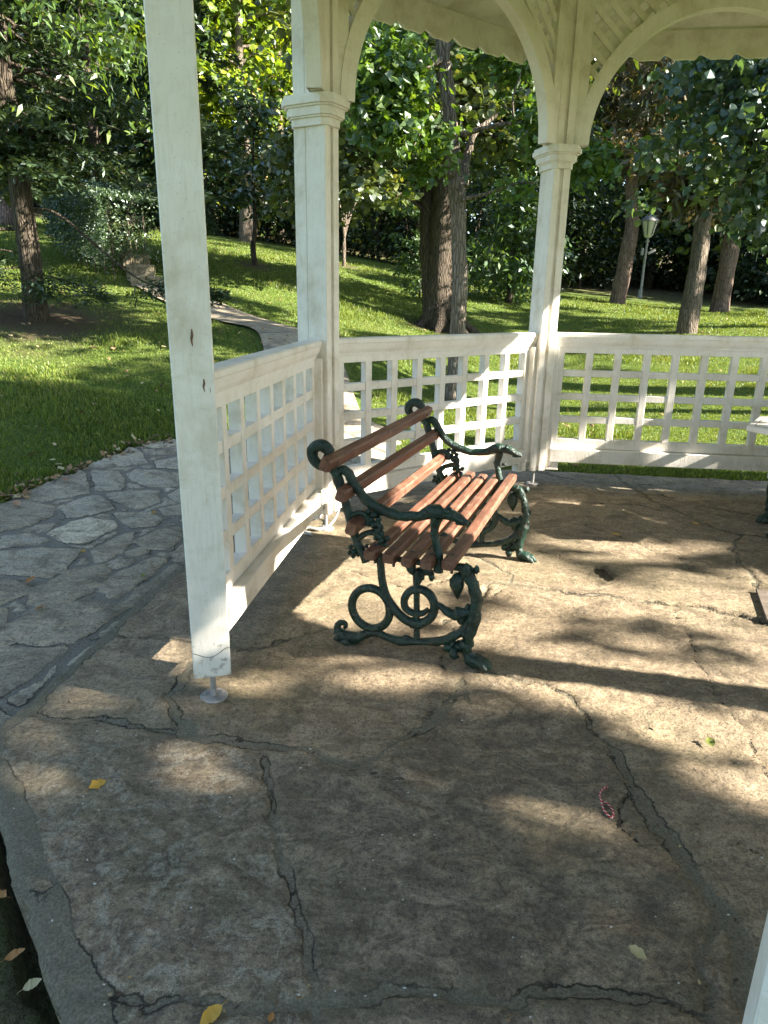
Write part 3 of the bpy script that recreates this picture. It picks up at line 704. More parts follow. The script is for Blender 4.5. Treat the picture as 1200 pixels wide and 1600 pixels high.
# ---- platform floor with traced joints (picture positions taken down to the floor plane)
def W2(pts): return np.array([gnd(x, y)[:2] for x, y in pts])
JO = [  # (picture polyline, width in m, depth, moss)
 ([(-60, 1118), (10, 1115), (75, 1120), (150, 1125), (200, 1136), (295, 1150)], .030, .008, 1.0),
 ([(300, 1040), (270, 1088), (282, 1118), (290, 1150)], .05, .006, 1.),
 ([(171, 976), (178, 988), (245, 993), (294, 997), (330, 1010)], .016, .008, .6),
 ([(412, 1190), (430, 1265), (450, 1340), (465, 1410), (470, 1525), (480, 1600), (490, 1700)], .030, .007, .55),
 ([(295, 1150), (400, 1162), (500, 1182), (565, 1195), (600, 1165), (650, 1140), (690, 1112), (710, 1085), (725, 1062)], .035, .006, .6),
 ([(765, 1050), (848, 1070), (880, 1082), (900, 1100), (920, 1120), (940, 1150), (955, 1172)], .022, .010, .5),
 ([(950, 1165), (975, 1205), (1000, 1260), (1040, 1310), (1075, 1355), (1110, 1405), (1135, 1450), (1165, 1530), (1185, 1600)], .055, .010, .75),
 ([(1112, 1410), (1095, 1480), (1112, 1560)], .03, .012, .5),
 ([(100, 1545), (215, 1555), (350, 1588), (400, 1582), (480, 1585), (600, 1533), (700, 1545), (800, 1555), (975, 1560), (1110, 1580)], .04, .008, .8),
 ([(700, 975), (760, 918), (780, 917), (815, 921), (885, 928), (955, 935), (1025, 942), (1095, 949), (1151, 960), (1210, 975)], .022, .016, .25),
 ([(1050, 955), (1058, 968), (1060, 977), (1078, 998), (1105, 1060), (1132, 1107), (1150, 1132), (1165, 1160), (1180, 1190), (1200, 1218)], .005, .006, .0),
 ([(895, 814), (948, 830), (990, 847), (1025, 861), (1077, 879)], .008, .006, .1),
 ([(960, 742), (990, 763), (1025, 784), (1077, 805), (1123, 826), (1158, 837), (1210, 842)], .035, .010, .6),
 ([(1158, 838), (1144, 861), (1158, 882), (1182, 914), (1200, 935)], .030, .010, .5),
 ([(364, 1016), (420, 1008), (492, 988), (524, 980), (560, 984)], .022, .006, .8),
 ([(550, 890), (604, 908), (640, 920), (700, 905)], .008, .006, .2),
 ([(640, 850), (700, 860), (730, 866), (765, 885), (795, 904), (795, 918)], .020, .010, .4),
 ([(795, 918), (750, 943), (700, 1000), (690, 1060)], .012, .006, .5),
 ([(840, 738), (920, 752), (960, 757), (1000, 757), (1080, 752)], .020, .010, .5),
 ([(600, 790), (700, 778), (800, 778), (900, 782), (1000, 790), (1060, 800)], .016, .008, .4),
 ([(1000, 757), (1040, 775), (1100, 790), (1210, 808)], .018, .012, .3),
 ([(835, 862), (870, 868), (905, 872)], .006, .008, 0.), ([(870, 868), (874, 876), (900, 880)], .004, .006, 0.),
 ([(1120, 905), (1140, 903), (1200, 900)], .006, .006, 0.), ([(975, 1225), (960, 1260), (975, 1300), (1000, 1330)], .012, .008, .6),
 ([(520, 1200), (600, 1210), (660, 1235)], .004, .003, .0), ([(1150, 1320), (1200, 1345)], .006, .006, .2), ([(730, 1100), (720, 1075)], .02, .006, .6),
]
gx = np.concatenate([np.arange(-1.75, 2.75, .0105), np.arange(2.75, 4.8, .07)]); gy = np.concatenate([np.arange(-.6, .25, .05), np.arange(.25, 5.8, .0105)])
X, Y = np.meshgrid(gx, gy); joint = np.zeros(X.shape); moss = np.zeros(X.shape); Zf = np.zeros(X.shape)
wn = (fbm(X*9, Y*9, 11, 4)-.5); wx = X+wn*.075+(fbm(X*30, Y*30, 12, 3)-.5)*.022; wy = Y+(fbm(X*9, Y*9, 13, 4)-.5)*.075+(fbm(X*30, Y*30, 14, 3)-.5)*.022
JD = np.full(X.shape, .2); TN_ = np.zeros(X.shape)
for pts, w, dep, mo in JO:
    d, _ = segdist(wx, wy, W2(pts)); w2 = w*(.3+.9*fbm(X*5, Y*5, 21, 3))*.45
    if w < .013: w2 = w2*.25
    q_ = d-w2; TN_ = np.where(q_ < JD, float(w < .013), TN_); JD = np.minimum(JD, q_)
    Zf = np.minimum(Zf, -dep*.7*(1-ss(w2*.5, w2+.014, d)))
    if mo: moss = np.maximum(moss, .6*mo*(1-ss(w*.3, w*.7+.045, d+(fbm(X*12, Y*12, 22, 3)-.5)*.05)))
joint = 1-ss(0, .006, JD)
hole = W2([(928, 884), (945, 886), (962, 905), (952, 914), (936, 900)]); hd = inside(wx, wy, hole); Zf = np.where(hd, -.035, Zf); JD = np.where(hd, -.02, JD)
e = plat(X+wn*.05, Y+(fbm(X*8, Y*8, 31, 3)-.5)*.05)
rim = ss(-.10, -.05, e)*(np.abs(OUTN[0][0]*(X-GC[0])+OUTN[0][1]*(Y-GC[1])-(AP+OFF[0])) < .22)   # mortared rim of the front edge
JD = np.minimum(JD, .03-.05*rim*ss(.25, .5, fbm(X*4, Y*4, 33)+.1)); moss = np.maximum(moss, rim*.45)
s1 = (e > -.10) & (OUTN[1][0]*(X-GC[0])+OUTN[1][1]*(Y-GC[1]) > AP+OFF[1]-.14); moss = np.where(s1, np.maximum(moss, .55*ss(-.10, -.03, e)), moss); JD = np.where(s1, np.minimum(JD, -e-.05), JD)
moss = np.maximum(moss, .55*ss(.42, .6, fbm(X*1.5+3, Y*1.5, 41))*(X < -.25)*(Y > 1.85)); moss = np.maximum(moss, .7*(1-ss(.0, .30, np.abs(segdist(X, Y, np.array([post_c(1), post_c(2)]))[0]-.06)))*.9)
moss = np.maximum(moss, .45*ss(.47, .60, fbm(X*2.2+8, Y*2.2, 43)))
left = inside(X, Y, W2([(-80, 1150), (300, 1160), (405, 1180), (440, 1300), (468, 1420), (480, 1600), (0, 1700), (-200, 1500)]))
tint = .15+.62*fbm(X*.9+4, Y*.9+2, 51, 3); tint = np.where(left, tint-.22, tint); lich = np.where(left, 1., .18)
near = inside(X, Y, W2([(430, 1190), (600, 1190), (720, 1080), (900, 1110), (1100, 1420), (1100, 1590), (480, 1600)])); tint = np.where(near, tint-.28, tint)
blue = ss(4.52, 4.72, Y+(wn*.25)+.10*(X-1.5)); tint = tint*(1-blue)+blue*.97
lip = ss(4.40, 4.50, Y+wn*.2+.10*(X-1.5))-blue
rough = (fbm(X*3.1, Y*3.1, 61, 5)-.5)*.016+(fbm(X*13, Y*33+X*9, 62, 4)-.5)*.009*(1-joint)+(fbm(X*45, Y*45, 63, 3)-.5)*.0035
ter = fbm(X*2.6+Y*.8, Y*4.5-X*.6, 64, 5)*9; fr_ = ter-np.floor(ter); rough = rough+.0042*(np.floor(ter)+ss(.0, .10, fr_)-4.5)*(.35+.65*fbm(X*1.1, Y*1.1, 65))
Zf = Zf+rough*ss(0, .01, 1.-0*X)+.012*ss(.0, .02, -0*X)
led = W2(JO[9][0]); ly = np.interp(X, led[np.argsort(led[:, 0]), 0], led[np.argsort(led[:, 0]), 1]); Zf += .016*ss(-.012, .012, Y+wn*.03-ly)*(1-ss(0., .8, Y-ly))*ss(.2, .6, X)
Zf = np.minimum(Zf, .012)
edge = ss(-.012, .0, e); Zf = Zf-edge*.02
keep = (e < .015); ny, nx = X.shape
km = np.argmax([OUTN[i][0]*(X-GC[0])+OUTN[i][1]*(Y-GC[1])-(AP+OFF[i]) for i in range(8)], 0); on_ = np.array([OUTN[i] for i in range(8)])[km]; eo = np.clip(e, 0, .03)
X = X-on_[..., 0]*eo; Y = Y-on_[..., 1]*eo
q = np.arange(nx*ny).reshape(ny, nx); f = np.stack([q[:-1, :-1], q[:-1, 1:], q[1:, 1:], q[1:, :-1]], -1).reshape(-1, 4)
kf = (keep[:-1, :-1] & keep[:-1, 1:] & keep[1:, 1:] & keep[1:, :-1]).ravel(); f = f[kf]
# skirt along the rim
ed = np.concatenate([f[:, [0, 1]], f[:, [1, 2]], f[:, [2, 3]], f[:, [3, 0]]]); key = np.sort(ed, 1); key = key[:, 0]*(nx*ny)+key[:, 1]
u, ix, ct = np.unique(key, return_index=True, return_counts=True); be = ed[ix[ct == 1]]
V = np.stack([X, Y, Zf], -1).reshape(-1, 3); used = np.unique(be); low = V[used].copy(); low[:, 2] = -.30
cen = np.array([GC[0], GC[1], 0]); low[:, :2] += (low[:, :2]-GC)*(-.012)
mp = {a: nx*ny+b for b, a in enumerate(used)}
sk = np.array([[b, a, mp[a], mp[b]] for a, b in be])
at_ = lambda A, s: np.concatenate([A.ravel(), np.full(len(used), s)])
ids = np.unique(f); remap = -np.ones(nx*ny+len(used), int); remap[ids] = np.arange(len(ids)); remap[nx*ny:] = len(ids)+np.arange(len(used))
allv = np.concatenate([V[ids], low]); pick = np.concatenate([ids, nx*ny+np.arange(len(used))])
m = MB(); m.add(allv, np.concatenate([remap[f], remap[sk]]), True)
tag(m.build('stone_floor', FLOOR, None, {'jd': at_(np.clip(JD, -.1, .2), .1)[pick], 'thin': at_(TN_, 0.)[pick], 'moss': at_(moss*.8, .6)[pick], 'tint': at_(np.clip(tint, 0, 1), .3)[pick], 'lichen': at_(lich, .6)[pick]}), kind='structure')

# ---- path: traced crazy paving beside the gazebo, then slabs running up the lawn
def zs(pts): return [(x/4.138, 640+y/4.138) for x, y in pts]
ST = [[(150,640),(300,570),(500,490),(560,510),(600,600),(450,640),(300,670),(180,660)], [(510,480),(640,420),(780,360),(900,380),(970,440),(800,460),(650,475)],
 [(600,490),(780,490),(800,530),(790,580),(650,590),(620,540)], [(830,500),(900,470),(1160,475),(1160,540),(940,555),(850,530)], [(690,605),(860,575),(1030,570),(1030,630),(900,670),(760,650)],
 [(395,690),(640,605),(740,680),(600,720),(430,750)], [(725,705),(1000,680),(1055,720),(1020,760),(850,780)], [(320,835),(450,770),(600,740),(740,750),(755,785),(550,890),(430,895)],
 [(585,930),(860,800),(860,840),(720,970),(630,1000)], [(0,960),(250,930),(520,930),(440,1040),(330,1100),(0,1100)], [(0,880),(200,845),(330,880),(240,910),(0,940)],
 [(-200,750),(0,700),(150,670),(380,690),(330,750),(100,830),(0,860),(-200,900)], [(420,1060),(650,1010),(700,1050),(620,1150),(480,1170)], [(630,1150),(750,1060),(1000,960),(1100,950),(850,1150),(720,1220),(680,1190)],
 [(860,860),(1000,790),(1150,760),(1180,820),(1100,900),(940,900)], [(800,920),(930,890),(990,930),(850,950)], [(-200,1110),(0,1130),(180,1150),(170,1210),(0,1290),(-200,1300)],
 [(60,1410),(250,1270),(540,1240),(740,1250),(600,1370),(430,1490),(300,1520),(60,1500)], [(820,350),(1130,220),(1160,350),(1000,370)], [(1010,430),(1160,400),(1200,455),(1030,460)],
 [(1100,590),(1165,550),(1220,600),(1170,635)], [(1030,660),(1170,640),(1220,690),(1080,700)], [(0,1530),(300,1540),(430,1520),(330,1610),(150,1720),(0,1800),(-250,1880),(-250,1620)], [(560,1390),(760,1265),(900,1150),(1130,985),(1180,1000),(900,1230),(640,1400),(470,1500),(430,1510)], [(200,1180),(420,1080),(600,1180),(400,1265),(180,1280)], [(-200,1330),(40,1310),(50,1420),(40,1520),(-200,1600)], [(-200,930),(-20,900),(-20,1090),(-200,1080)]]
TN = [.62,.8,.7,.68,.6,.72,.62,1.,.55,.6,.66,.3,.3,.35,.35,.4,.35,.35,.9,.8,.7,.6,.3,.3,.3,.3,.3,.6]
PZ = -.03
pg = W2  # helper at path level
ctr = [hit(x, y)[:2] for x, y in ((240, 437), (262, 452), (295, 471), (335, 489), (400, 508), (465, 532))]+[np.array([-.62, 6.35])]
gx = np.arange(-4.2, .9, .02); gy = np.arange(1.15, 7.4, .02); X, Y = np.meshgrid(gx, gy)
wn = (fbm(X*8, Y*8, 71, 3)-.5)*.05; wm = (fbm(X*8, Y*8, 72, 3)-.5)*.05
PJ = np.full(X.shape, .2); tint = np.full(X.shape, .4); hz = np.zeros(X.shape); tr = np.zeros(X.shape, bool)
for s_, tv in zip(ST, TN):
    P = np.array([gnd(x, y, PZ)[:2] for x, y in zs(s_)]); ins = inside(X+wn, Y+wm, P); d, _ = segdist(X+wn, Y+wm, np.vstack([P, P[:1]]))
    sd = np.where(ins, d, -d); PJ = np.minimum(PJ, -sd-.008); tint = np.where(sd > -.01, tv, tint); hz = np.maximum(hz, .010*ss(-.022, .01, sd)); tr |= sd > -.035
pts = []
g2 = np.random.default_rng(3)
for k in range(4000):
    c = np.array([g2.uniform(-4.4, 1.1), g2.uniform(1, 7.6)])
    if all(np.hypot(*(c-q)) > .30 for q in pts): pts.append(c)
pts = np.array(pts); D = np.stack([np.hypot(X+wn-p[0], Y+wm-p[1]) for p in pts]); o2 = np.partition(D, 1, axis=0); cell = D.argmin(0); gap = o2[1]-o2[0]
zone = ~tr
PJ = np.where(zone, .018-gap*.5, PJ); tint = np.where(zone, .45+.5*((cell*37) % 17)/17., tint); hz = np.where(zone, .010*ss(.02, .08, gap), hz)
band = np.array([hit(x, y)[:2] for x, y in ((-120, 845), (0, 792), (55, 765), (130, 735), (205, 702), (262, 692))]+[np.array([-1.45, 5.6]), np.array([-1.05, 6.1]), np.array([-1.3, 6.6]), np.array([-.5, 7.0]), np.array([.0, 6.5]), np.array([.15, 6.05]), np.array([-.1, 5.0]), np.array([-.2, 4.4]), np.array([-.5, 3.0]), np.array([-.7, 1.95]), np.array([-1.15, 1.75]), np.array([-1.8, 1.6]), np.array([-4, 1.6])])
keep = inside(X+wn*1.5, Y+wm*1.5, band) & (plat(X, Y) > -.06)
ZP = terr(X, Y); ZP = np.where(plat(X, Y) < .35, np.minimum(ZP, -.02), ZP)+.012+hz+(fbm(X*20, Y*20, 77, 3)-.5)*.008
ny, nx = X.shape; q = np.arange(nx*ny).reshape(ny, nx); f = np.stack([q[:-1, :-1], q[:-1, 1:], q[1:, 1:], q[1:, :-1]], -1).reshape(-1, 4)
kf = (keep[:-1, :-1] & keep[:-1, 1:] & keep[1:, 1:] & keep[1:, :-1]).ravel(); f = f[kf]; ids = np.unique(f); remap = -np.ones(nx*ny, int); remap[ids] = np.arange(len(ids))
m = MB(); m.add(np.stack([X, Y, ZP], -1).reshape(-1, 3)[ids], remap[f], True); A = {'jd': np.clip(-PJ, -.1, .2).ravel()[ids], 'tint': tint.ravel()[ids]}
A['moss'] = (.5*ss(-.02, .12, .12-np.abs(plat(X, Y)))).ravel()[ids]
# strip up the slope
cc = catmull(np.array(ctr)[::-1], 24); tg = np.gradient(cc, axis=0); tg /= np.linalg.norm(tg, axis=1)[:, None]; nr = np.stack([-tg[:, 1], tg[:, 0]], 1)
Ls = np.concatenate([[0], np.cumsum(np.linalg.norm(np.diff(cc, axis=0), axis=1))]); wv = np.linspace(-.46, .46, 25)
sx = (cc[:, None, 0]+nr[:, None, 0]*wv); sy = (cc[:, None, 1]+nr[:, None, 1]*wv); sz = terr(sx, sy)+.03
jj = np.maximum(1-ss(.02, .05, np.abs(((Ls[:, None]+.15*np.sin(wv*5)[None]) % .62)-.31)), (1-ss(.02, .05, np.abs(wv)))[None]*((np.floor(Ls/.62) % 2)[:, None]))
n0, n1 = sx.shape; q = np.arange(n0*n1).reshape(n0, n1); f = np.stack([q[:-1, :-1], q[:-1, 1:], q[1:, 1:], q[1:, :-1]], -1).reshape(-1, 4)[:, ::-1]
m.add(np.stack([sx, sy, sz], -1).reshape(-1, 3), f, True)
A['jd'] = np.concatenate([A['jd'], (.03-.045*jj).ravel()]); A['tint'] = np.concatenate([A['tint'], (.2+.3*vn(sx*1.5, sy*1.5, 3)).ravel()]); A['moss'] = np.concatenate([A['moss'], np.zeros(n0*n1)]); A['lichen'] = A['moss']*0
tag(m.build('path', PATH, None, A), kind='structure')
# garden steps at the top of the path
for k, (px, py, dd) in enumerate(((236, 432, 12.9), (220, 414, 13.6), (212, 398, 14.3))):
    q = at(px, py, dd); d = ctr[0]-ctr[2]; d = np.array([-.25, 1.])
    m = MB(); box(m, (0, 0, -.11), (.46 if k else .62, .50, .22), .015)
    o = m.build('stone_step', PATH); o.location = q; o.rotation_euler = (0, 0, math.atan2(d[1], d[0])-math.pi/2)
    tag(o, ['lowest grey stone step where the lawn path meets the clipped hedge', 'middle grey stone step beside the clipped hedge', 'topmost grey stone step beside the clipped hedge'][k], 'step', 'stone steps by the hedge')
    for nm, val in (('jd', .1), ('tint', .1), ('moss', .5), ('lichen', .2)):
        a_ = o.data.attributes.new(nm, 'FLOAT', 'POINT'); a_.data.foreach_set('value', np.full(len(o.data.vertices), val, np.float32))

# ================================================================== VEGETATION
SUN_A, SUN_E = 104., 27.5
SD = az(SUN_A); SP = np.array([SD[1]*-1, SD[0]]); TE = math.tan(R_(SUN_E))
if SP[1] < 0: SP = -SP
LIT = [W2([(430, 965), (473, 922), (540, 878), (600, 868), (700, 862), (790, 850), (840, 830), (850, 800), (830, 775), (900, 790), (1000, 800), (1100, 850), (1170, 890), (1300, 930), (1300, 1290), (1180, 1262), (1120, 1240), (1050, 1205), (985, 1172), (900, 1118), (840, 1095), (790, 1078), (720, 1062), (640, 1078), (560, 1065), (470, 1010)]),
       W2([(440, 850), (500, 770), (570, 740), (700, 735), (720, 760), (600, 790), (540, 850), (480, 880)])]
def ell(cx, cy, rx, ry): return W2([(cx+rx*math.cos(t), cy+ry*math.sin(t)) for t in np.linspace(0, 6.283, 18)[:-1]])
def grow(P, m): c = P.mean(0); d = P-c; return c+d*(1+m/np.linalg.norm(d, axis=1))[:, None]
LIT = [grow(P, .06) for P in LIT]+[grow(ell(*q), .03) for q in ((305, 1200, 75, 28), (350, 1225, 45, 22), (60, 1230, 50, 34), (90, 1145, 70, 10), (840, 1288, 120, 13), (840, 1350, 90, 26), (960, 1345, 50, 9), (1085, 1338, 45, 12), (855, 1500, 75, 22), (225, 1350, 40, 22), (105, 1385, 45, 20), (540, 1160, 60, 12), (490, 1175, 45, 10), (380, 1085, 40, 9), (250, 1020, 50, 7), (125, 1105, 30, 8), (910, 1420, 30, 8))]
DARK = [ell(*q) for q in ((1055, 1182, 105, 17), (1010, 1102, 50, 8), (1180, 1150, 40, 12), (560, 1035, 110, 11), (720, 1030, 60, 8), (900, 985, 90, 7), (950, 895, 60, 8), (1090, 880, 60, 14), (1020, 835, 110, 12), (860, 865, 70, 7), (1140, 1010, 70, 7), (460, 990, 60, 10), (690, 935, 50, 9))]
def sunfoot(P): P = np.asarray(P, float); return P[:, :2]-(P[:, 2]/TE)[:, None]*SD
def on_bay(i, pts, off=.0):
    A = post_c(i); n = -OUTN[i]; q = A+n*off; out = []
    for x, y in pts:
        r = ray(x, y); t = (q-0)@n/(r[:2]@n); out.append(np.array([0, 0, H])+r*t)
    return sunfoot(out)
def on_bench(pts):
    c, s = math.cos(R_(-19.6)), math.sin(R_(-19.6)); return sunfoot([(-.118+u*c-y*s, 2.418+u*s+y*c, z) for u, y, z in pts])
WALL = [on_bay(3, [(858, 728), (858, 690), (890, 680), (1000, 618), (1050, 620), (1010, 665), (1120, 690), (1110, 735), (960, 735)]), on_bay(3, [(838, 545), (850, 440), (880, 440), (876, 545)]),
        on_bay(2, [(800, 512), (842, 512), (842, 560), (790, 590), (770, 560)]), on_bay(2, [(690, 720), (700, 600), (790, 560), (800, 640), (760, 720)]), on_bay(2, [(560, 780), (575, 735), (690, 705), (690, 760)]),
        on_bay(1, [(375, 960), (380, 925), (410, 905), (408, 935)]), on_bay(1, [(428, 900), (428, 870), (455, 840), (450, 880)]), on_bay(1, [(455, 850), (455, 815), (505, 745), (505, 790)]),
        on_bench([(.06, .30, .41), (.06, 1.18, .41), (.42, 1.18, .41), (.42, .30, .41)]), on_bench([(-.01, .45, .64), (-.01, 1.0, .64), (.05, 1.12, .47), (.05, .5, .47)]), on_bench([(.30, 1.13, .60), (.45, 1.13, .56), (.40, 1.13, .35), (.25, 1.13, .40)]),
        sunfoot([(*K1, zt), (*K2, zt), (K2[0]+.5, K2[1], zt), (K1[0]+.5, K1[1]-.3, zt)])]
def litness(x, y):
    """how much of the sun the crowns let through to this spot of the ground"""
    a = x*SD[0]+y*SD[1]; p = x*SP[0]+y*SP[1]
    jx = x+(fbm(x*3, y*3, 81, 3)-.5)*.22; jy = y+(fbm(x*3, y*3, 82, 3)-.5)*.22
    l = np.zeros(x.shape)
    for k_, P in enumerate(LIT): l = np.maximum(l, inside(jx, jy, P)*(1. if k_ < 2 else .955))
    stq = ss(.44, .51, fbm(a*.75+3, p*4.2, 87, 4)); l = np.where(l > .99, 1-.13*(1-stq), l)
    for P in DARK: l = np.where(inside(jx, jy, P), 0.5, l)
    n = fbm(a*.55, p*1.25, 83, 4)
    # first-run dapple for the lawn, broad streaks along the sun
    lawn = ss(.37, .43, n)
    # crowns leave the railing at the back half lit
    back = (plat(x, y) < .9) & (y > 4.2)
    lawn = np.where(back & (plat(x, y) < .35), .12, lawn)
    lw = np.where((x < -2.2) & (y < 9), ss(.43, .49, fbm(a*.8, p*1.8, 85, 4)), lawn)
    wl = np.zeros(x.shape)
    for P in WALL: wl = np.maximum(wl, inside(x, y, P) | (segdist(x, y, np.vstack([P, P[:1]]))[0] < .12))
    floor = (plat(x, y) < .6) & ~back
    return np.maximum(np.where(floor, l, lw), wl*1.)

T_DIA = np.array([(0, 0, 0), (.26, .42, .07), (0, 1, -.05), (-.26, .42, .07)])
T_WIDE = np.array([(0, 0, 0), (.42, .35, .08), (.30, .78, .02), (0, 1, -.08), (-.30, .78, .02), (-.42, .35, .08)])
T_FAN = np.array([(0, 0, 0), (.50, .55, .08), (.40, .86, .0), (.06, .80, -.04), (0, .62, -.02), (-.06, .82, -.04), (-.40, .86, .0), (-.50, .55, .08)])
T_LAN = np.array([(0, 0, 0), (.16, .35, .04), (.10, .72, -.02), (0, 1, -.12), (-.10, .72, -.02), (-.16, .35, .04)])
T_NDL = np.array([(.05, 0, 0), (.09, .5, 0), (0, 1, 0), (-.09, .5, 0)])
def put_leaves(mb, P, size, N, T, tm, rnd):
    N = N/(np.linalg.norm(N, axis=1)[:, None]+1e-9); T = T-N*(T*N).sum(1)[:, None]; T /= np.linalg.norm(T, axis=1)[:, None]+1e-9
    B = np.cross(N, T); k = len(tm)
    v = P[:, None]+size[:, None, None]*(tm[None, :, :1]*B[:, None]+tm[None, :, 1:2]*T[:, None]+tm[None, :, 2:]*N[:, None])
    f = np.arange(len(P)*k).reshape(-1, k); mb.add(v.reshape(-1, 3), f, False, np.repeat(rnd, k))
def dirs(g, n):
    d = g.normal(size=(n, 3)); return d/np.linalg.norm(d, axis=1)[:, None]
def clumps(g, c, r, n, shell=.45, cut=None):
    d = dirs(g, n); rad = g.uniform(shell, 1, n)**.6
    lob = .72+.5*vn(d[:, 0]*1.8+c[0], d[:, 1]*1.8+d[:, 2]*2+c[1], int(abs(c[0]*7))+3)
    q = np.asarray(c)+d*(rad*lob)[:, None]*np.asarray(r)
    return q
def leafage(mb, g, cl, nl, cr, size, tm, up=.9, droop=.3, flat=.6, filt=False, base=(0, 0, 0), spread=.38, cvar=.22):
    n = len(cl)*nl; ci = np.repeat(np.arange(len(cl)), nl)
    off = g.normal(size=(n, 3))*np.array([1, 1, flat])*(cr*(.7+.6*g.random(len(cl))))[ci][:, None]*.55
    P = cl[ci]+off
    if filt:
        Xw = P+np.asarray(base); F = Xw[:, :2]-(Xw[:, 2]/TE)[:, None]*SD
        keep = g.random(n) > litness(F[:, 0], F[:, 1])*1.02; P = P[keep]; ci = ci[keep]; off = off[keep]; n = len(P)  # leaves dropped where their shadow would hit patches meant to be sunlit
    N = g.normal(size=(n, 3))*.6+np.array([0, 0, up])+off/(cr+1e-6)*.5
    T = g.normal(size=(n, 3))+off/(cr+1e-6)*.8+np.array([0, 0, -droop])
    tone = g.normal(0, cvar*.6, len(cl))
    rnd = np.clip(.5+tone[ci]+g.normal(0, cvar, n), 0, 1)
    put_leaves(mb, P, size*(1-spread+2*spread*g.random(n)), N, T, tm, rnd)
def limb(mb, g, a, b, r0, r1, sag=.12, n=6):
    a = np.asarray(a, float); b = np.asarray(b, float); L = np.linalg.norm(b-a)
    p = [a+(b-a)*t+np.array([*(g.normal(0, .09, 2)*L), sag*(1+g.normal(0, .6))*L*math.sin(t*math.pi)])*(0 if t in (0, 1) else 1) for t in (0, .33, .66, 1)]
    tube(mb, p, np.linspace(r0, r1, 4), n, 4, .1)
BARK_G = bark_mat('bark_grey', (.11, .088, .068), (.27, .22, .17)); BARK_D = bark_mat('bark_dark', (.048, .039, .03), (.145, .115, .085)); BARK_P = bark_mat('bark_pine', (.11, .075, .06), (.26, .185, .15), .7)
def tree(name, label, cat, group, base, trunks, crowns, lm, bm, seed, nb=14, filt=False, br=.035, rise=.35):
    """trunks: list of (points relative to base, radii); crowns: list of dicts"""
    g = np.random.default_rng(seed); t = empty(name, tuple(base), label=label, cat=cat, group=group); tm_ = MB()
    for pts, rad in trunks: tube(tm_, pts, rad, 12, 7, .16, seed=seed)
    cm = MB(); allc = []
    for c in crowns:
        cl = clumps(g, c['c'], c['r'], c['n'], c.get('shell', .35)); allc.append(cl)
        leafage(cm, g, cl, c['nl'], c['cr'], c['s'], c.get('t', T_DIA), c.get('up', .9), c.get('droop', .3), c.get('flat', .6), filt, base, cvar=c.get('cv', .22))
    allc = np.concatenate(allc); P = np.concatenate([catmull(p, 6) for p, _ in trunks])
    for k in g.permutation(len(allc))[:nb]:
        b = allc[k]; cand = P[P[:, 2] < b[2]-rise*.3*np.linalg.norm(b[:2]-P[-1, :2])+.2]
        cand = cand[cand[:, 2] > P[:, 2].max()*.28] if len(cand[cand[:, 2] > P[:, 2].max()*.28]) else P[-3:]
        a = cand[np.argmin(np.linalg.norm(cand-b, axis=1))]
        limb(tm_, g, a, b, br, br*.25)
    tm_.build('trunk', bm, t); cm.build('crown', lm, t); return t
def conifer(name, label, group, base, h, rmax, z0, lm, bm, seed, r0, lean=(0, 0), step=.34, nbr=5, sp=.10, droop=.32, top=99, thin=1.):
    g = np.random.default_rng(seed); t = empty(name, tuple(base), label=label, cat='tree', group=group); tm_ = MB(); cm = MB()
    ax = lambda z: np.array([lean[0]*z/h+.03*math.sin(z), lean[1]*z/h+.03*math.cos(z*1.3), z])
    zs_ = np.linspace(-.15, h, 16); tube(tm_, [ax(z) for z in zs_], r0*np.maximum(1-zs_/h, .03)**.75*np.where(zs_ < .1, 1.3, 1.), 12, 3, .12, seed=seed)
    PP, TT, SS = [], [], []
    z = z0
    while z < h-.2:
        fr = (z-z0)/(h-z0); Lm = rmax*(1-fr)**.75*(.55+.45*min(1, fr*6+.45)); nn = nbr if z < top else max(3, nbr-2)
        for q in range(nn):
            L = Lm*g.uniform(.6, 1.1); a = g.uniform(0, 6.283); d = np.array([math.cos(a), math.sin(a), 0]); s0 = ax(z+g.uniform(-.1, .1))
            s = np.linspace(0, 1, 7); dz = -droop*L*(s**1.2)+.16*L*np.maximum(s-.6, 0)**1.3*2; bp = s0+np.outer(s*L, d); bp[:, 2] += dz
            tube(tm_, bp, np.linspace(.008+.012*L, .003, 7), 5)
            if z > top: m_ = .45
            else: m_ = 1.
            nt_ = int(max(5, L/.048)*m_*thin); u = g.uniform(.12, 1, nt_); side = g.choice([-1, 1], nt_)
            bx = np.stack([np.interp(u, s, bp[:, k]) for k in range(3)], 1); sdv = np.array([-d[1], d[0], 0])
            tl = (.42*L*(1-u)+.14)*g.uniform(.6, 1.1, nt_); td = d*.65+sdv[None]*side[:, None]*.8+np.array([0, 0, -.25]); td = td+g.normal(0, .12, td.shape); td /= np.linalg.norm(td, axis=1)[:, None]
            for w_ in range(nt_):
                k = max(4, int(tl[w_]/.016*(.45 if z > top else 1))); v = g.uniform(0, 1, k); pp = bx[w_]+np.outer(v*tl[w_], td[w_])+g.normal(0, .008, (k, 3)); pp[:, 2] -= .12*tl[w_]*v**2
                PP.append(pp); TT.append(td[w_]+g.normal(0, .42, (k, 3))); SS.append(np.full(k, sp if z < top else sp*1.8))
        z += step*(1+fr)
    PP = np.concatenate(PP); TT = np.concatenate(TT); SS = np.concatenate(SS); n = len(PP)
    put_leaves(cm, PP, SS*g.uniform(.7, 1.2, n), g.normal(size=(n, 3))*.5+np.array([0, 0, 1.]), TT, T_NDL*np.array([2.3, 1, 1]), np.clip(g.normal(.5, .22, n), 0, 1))
    tm_.build('trunk', bm, t); cm.build('crown', lm, t); return t

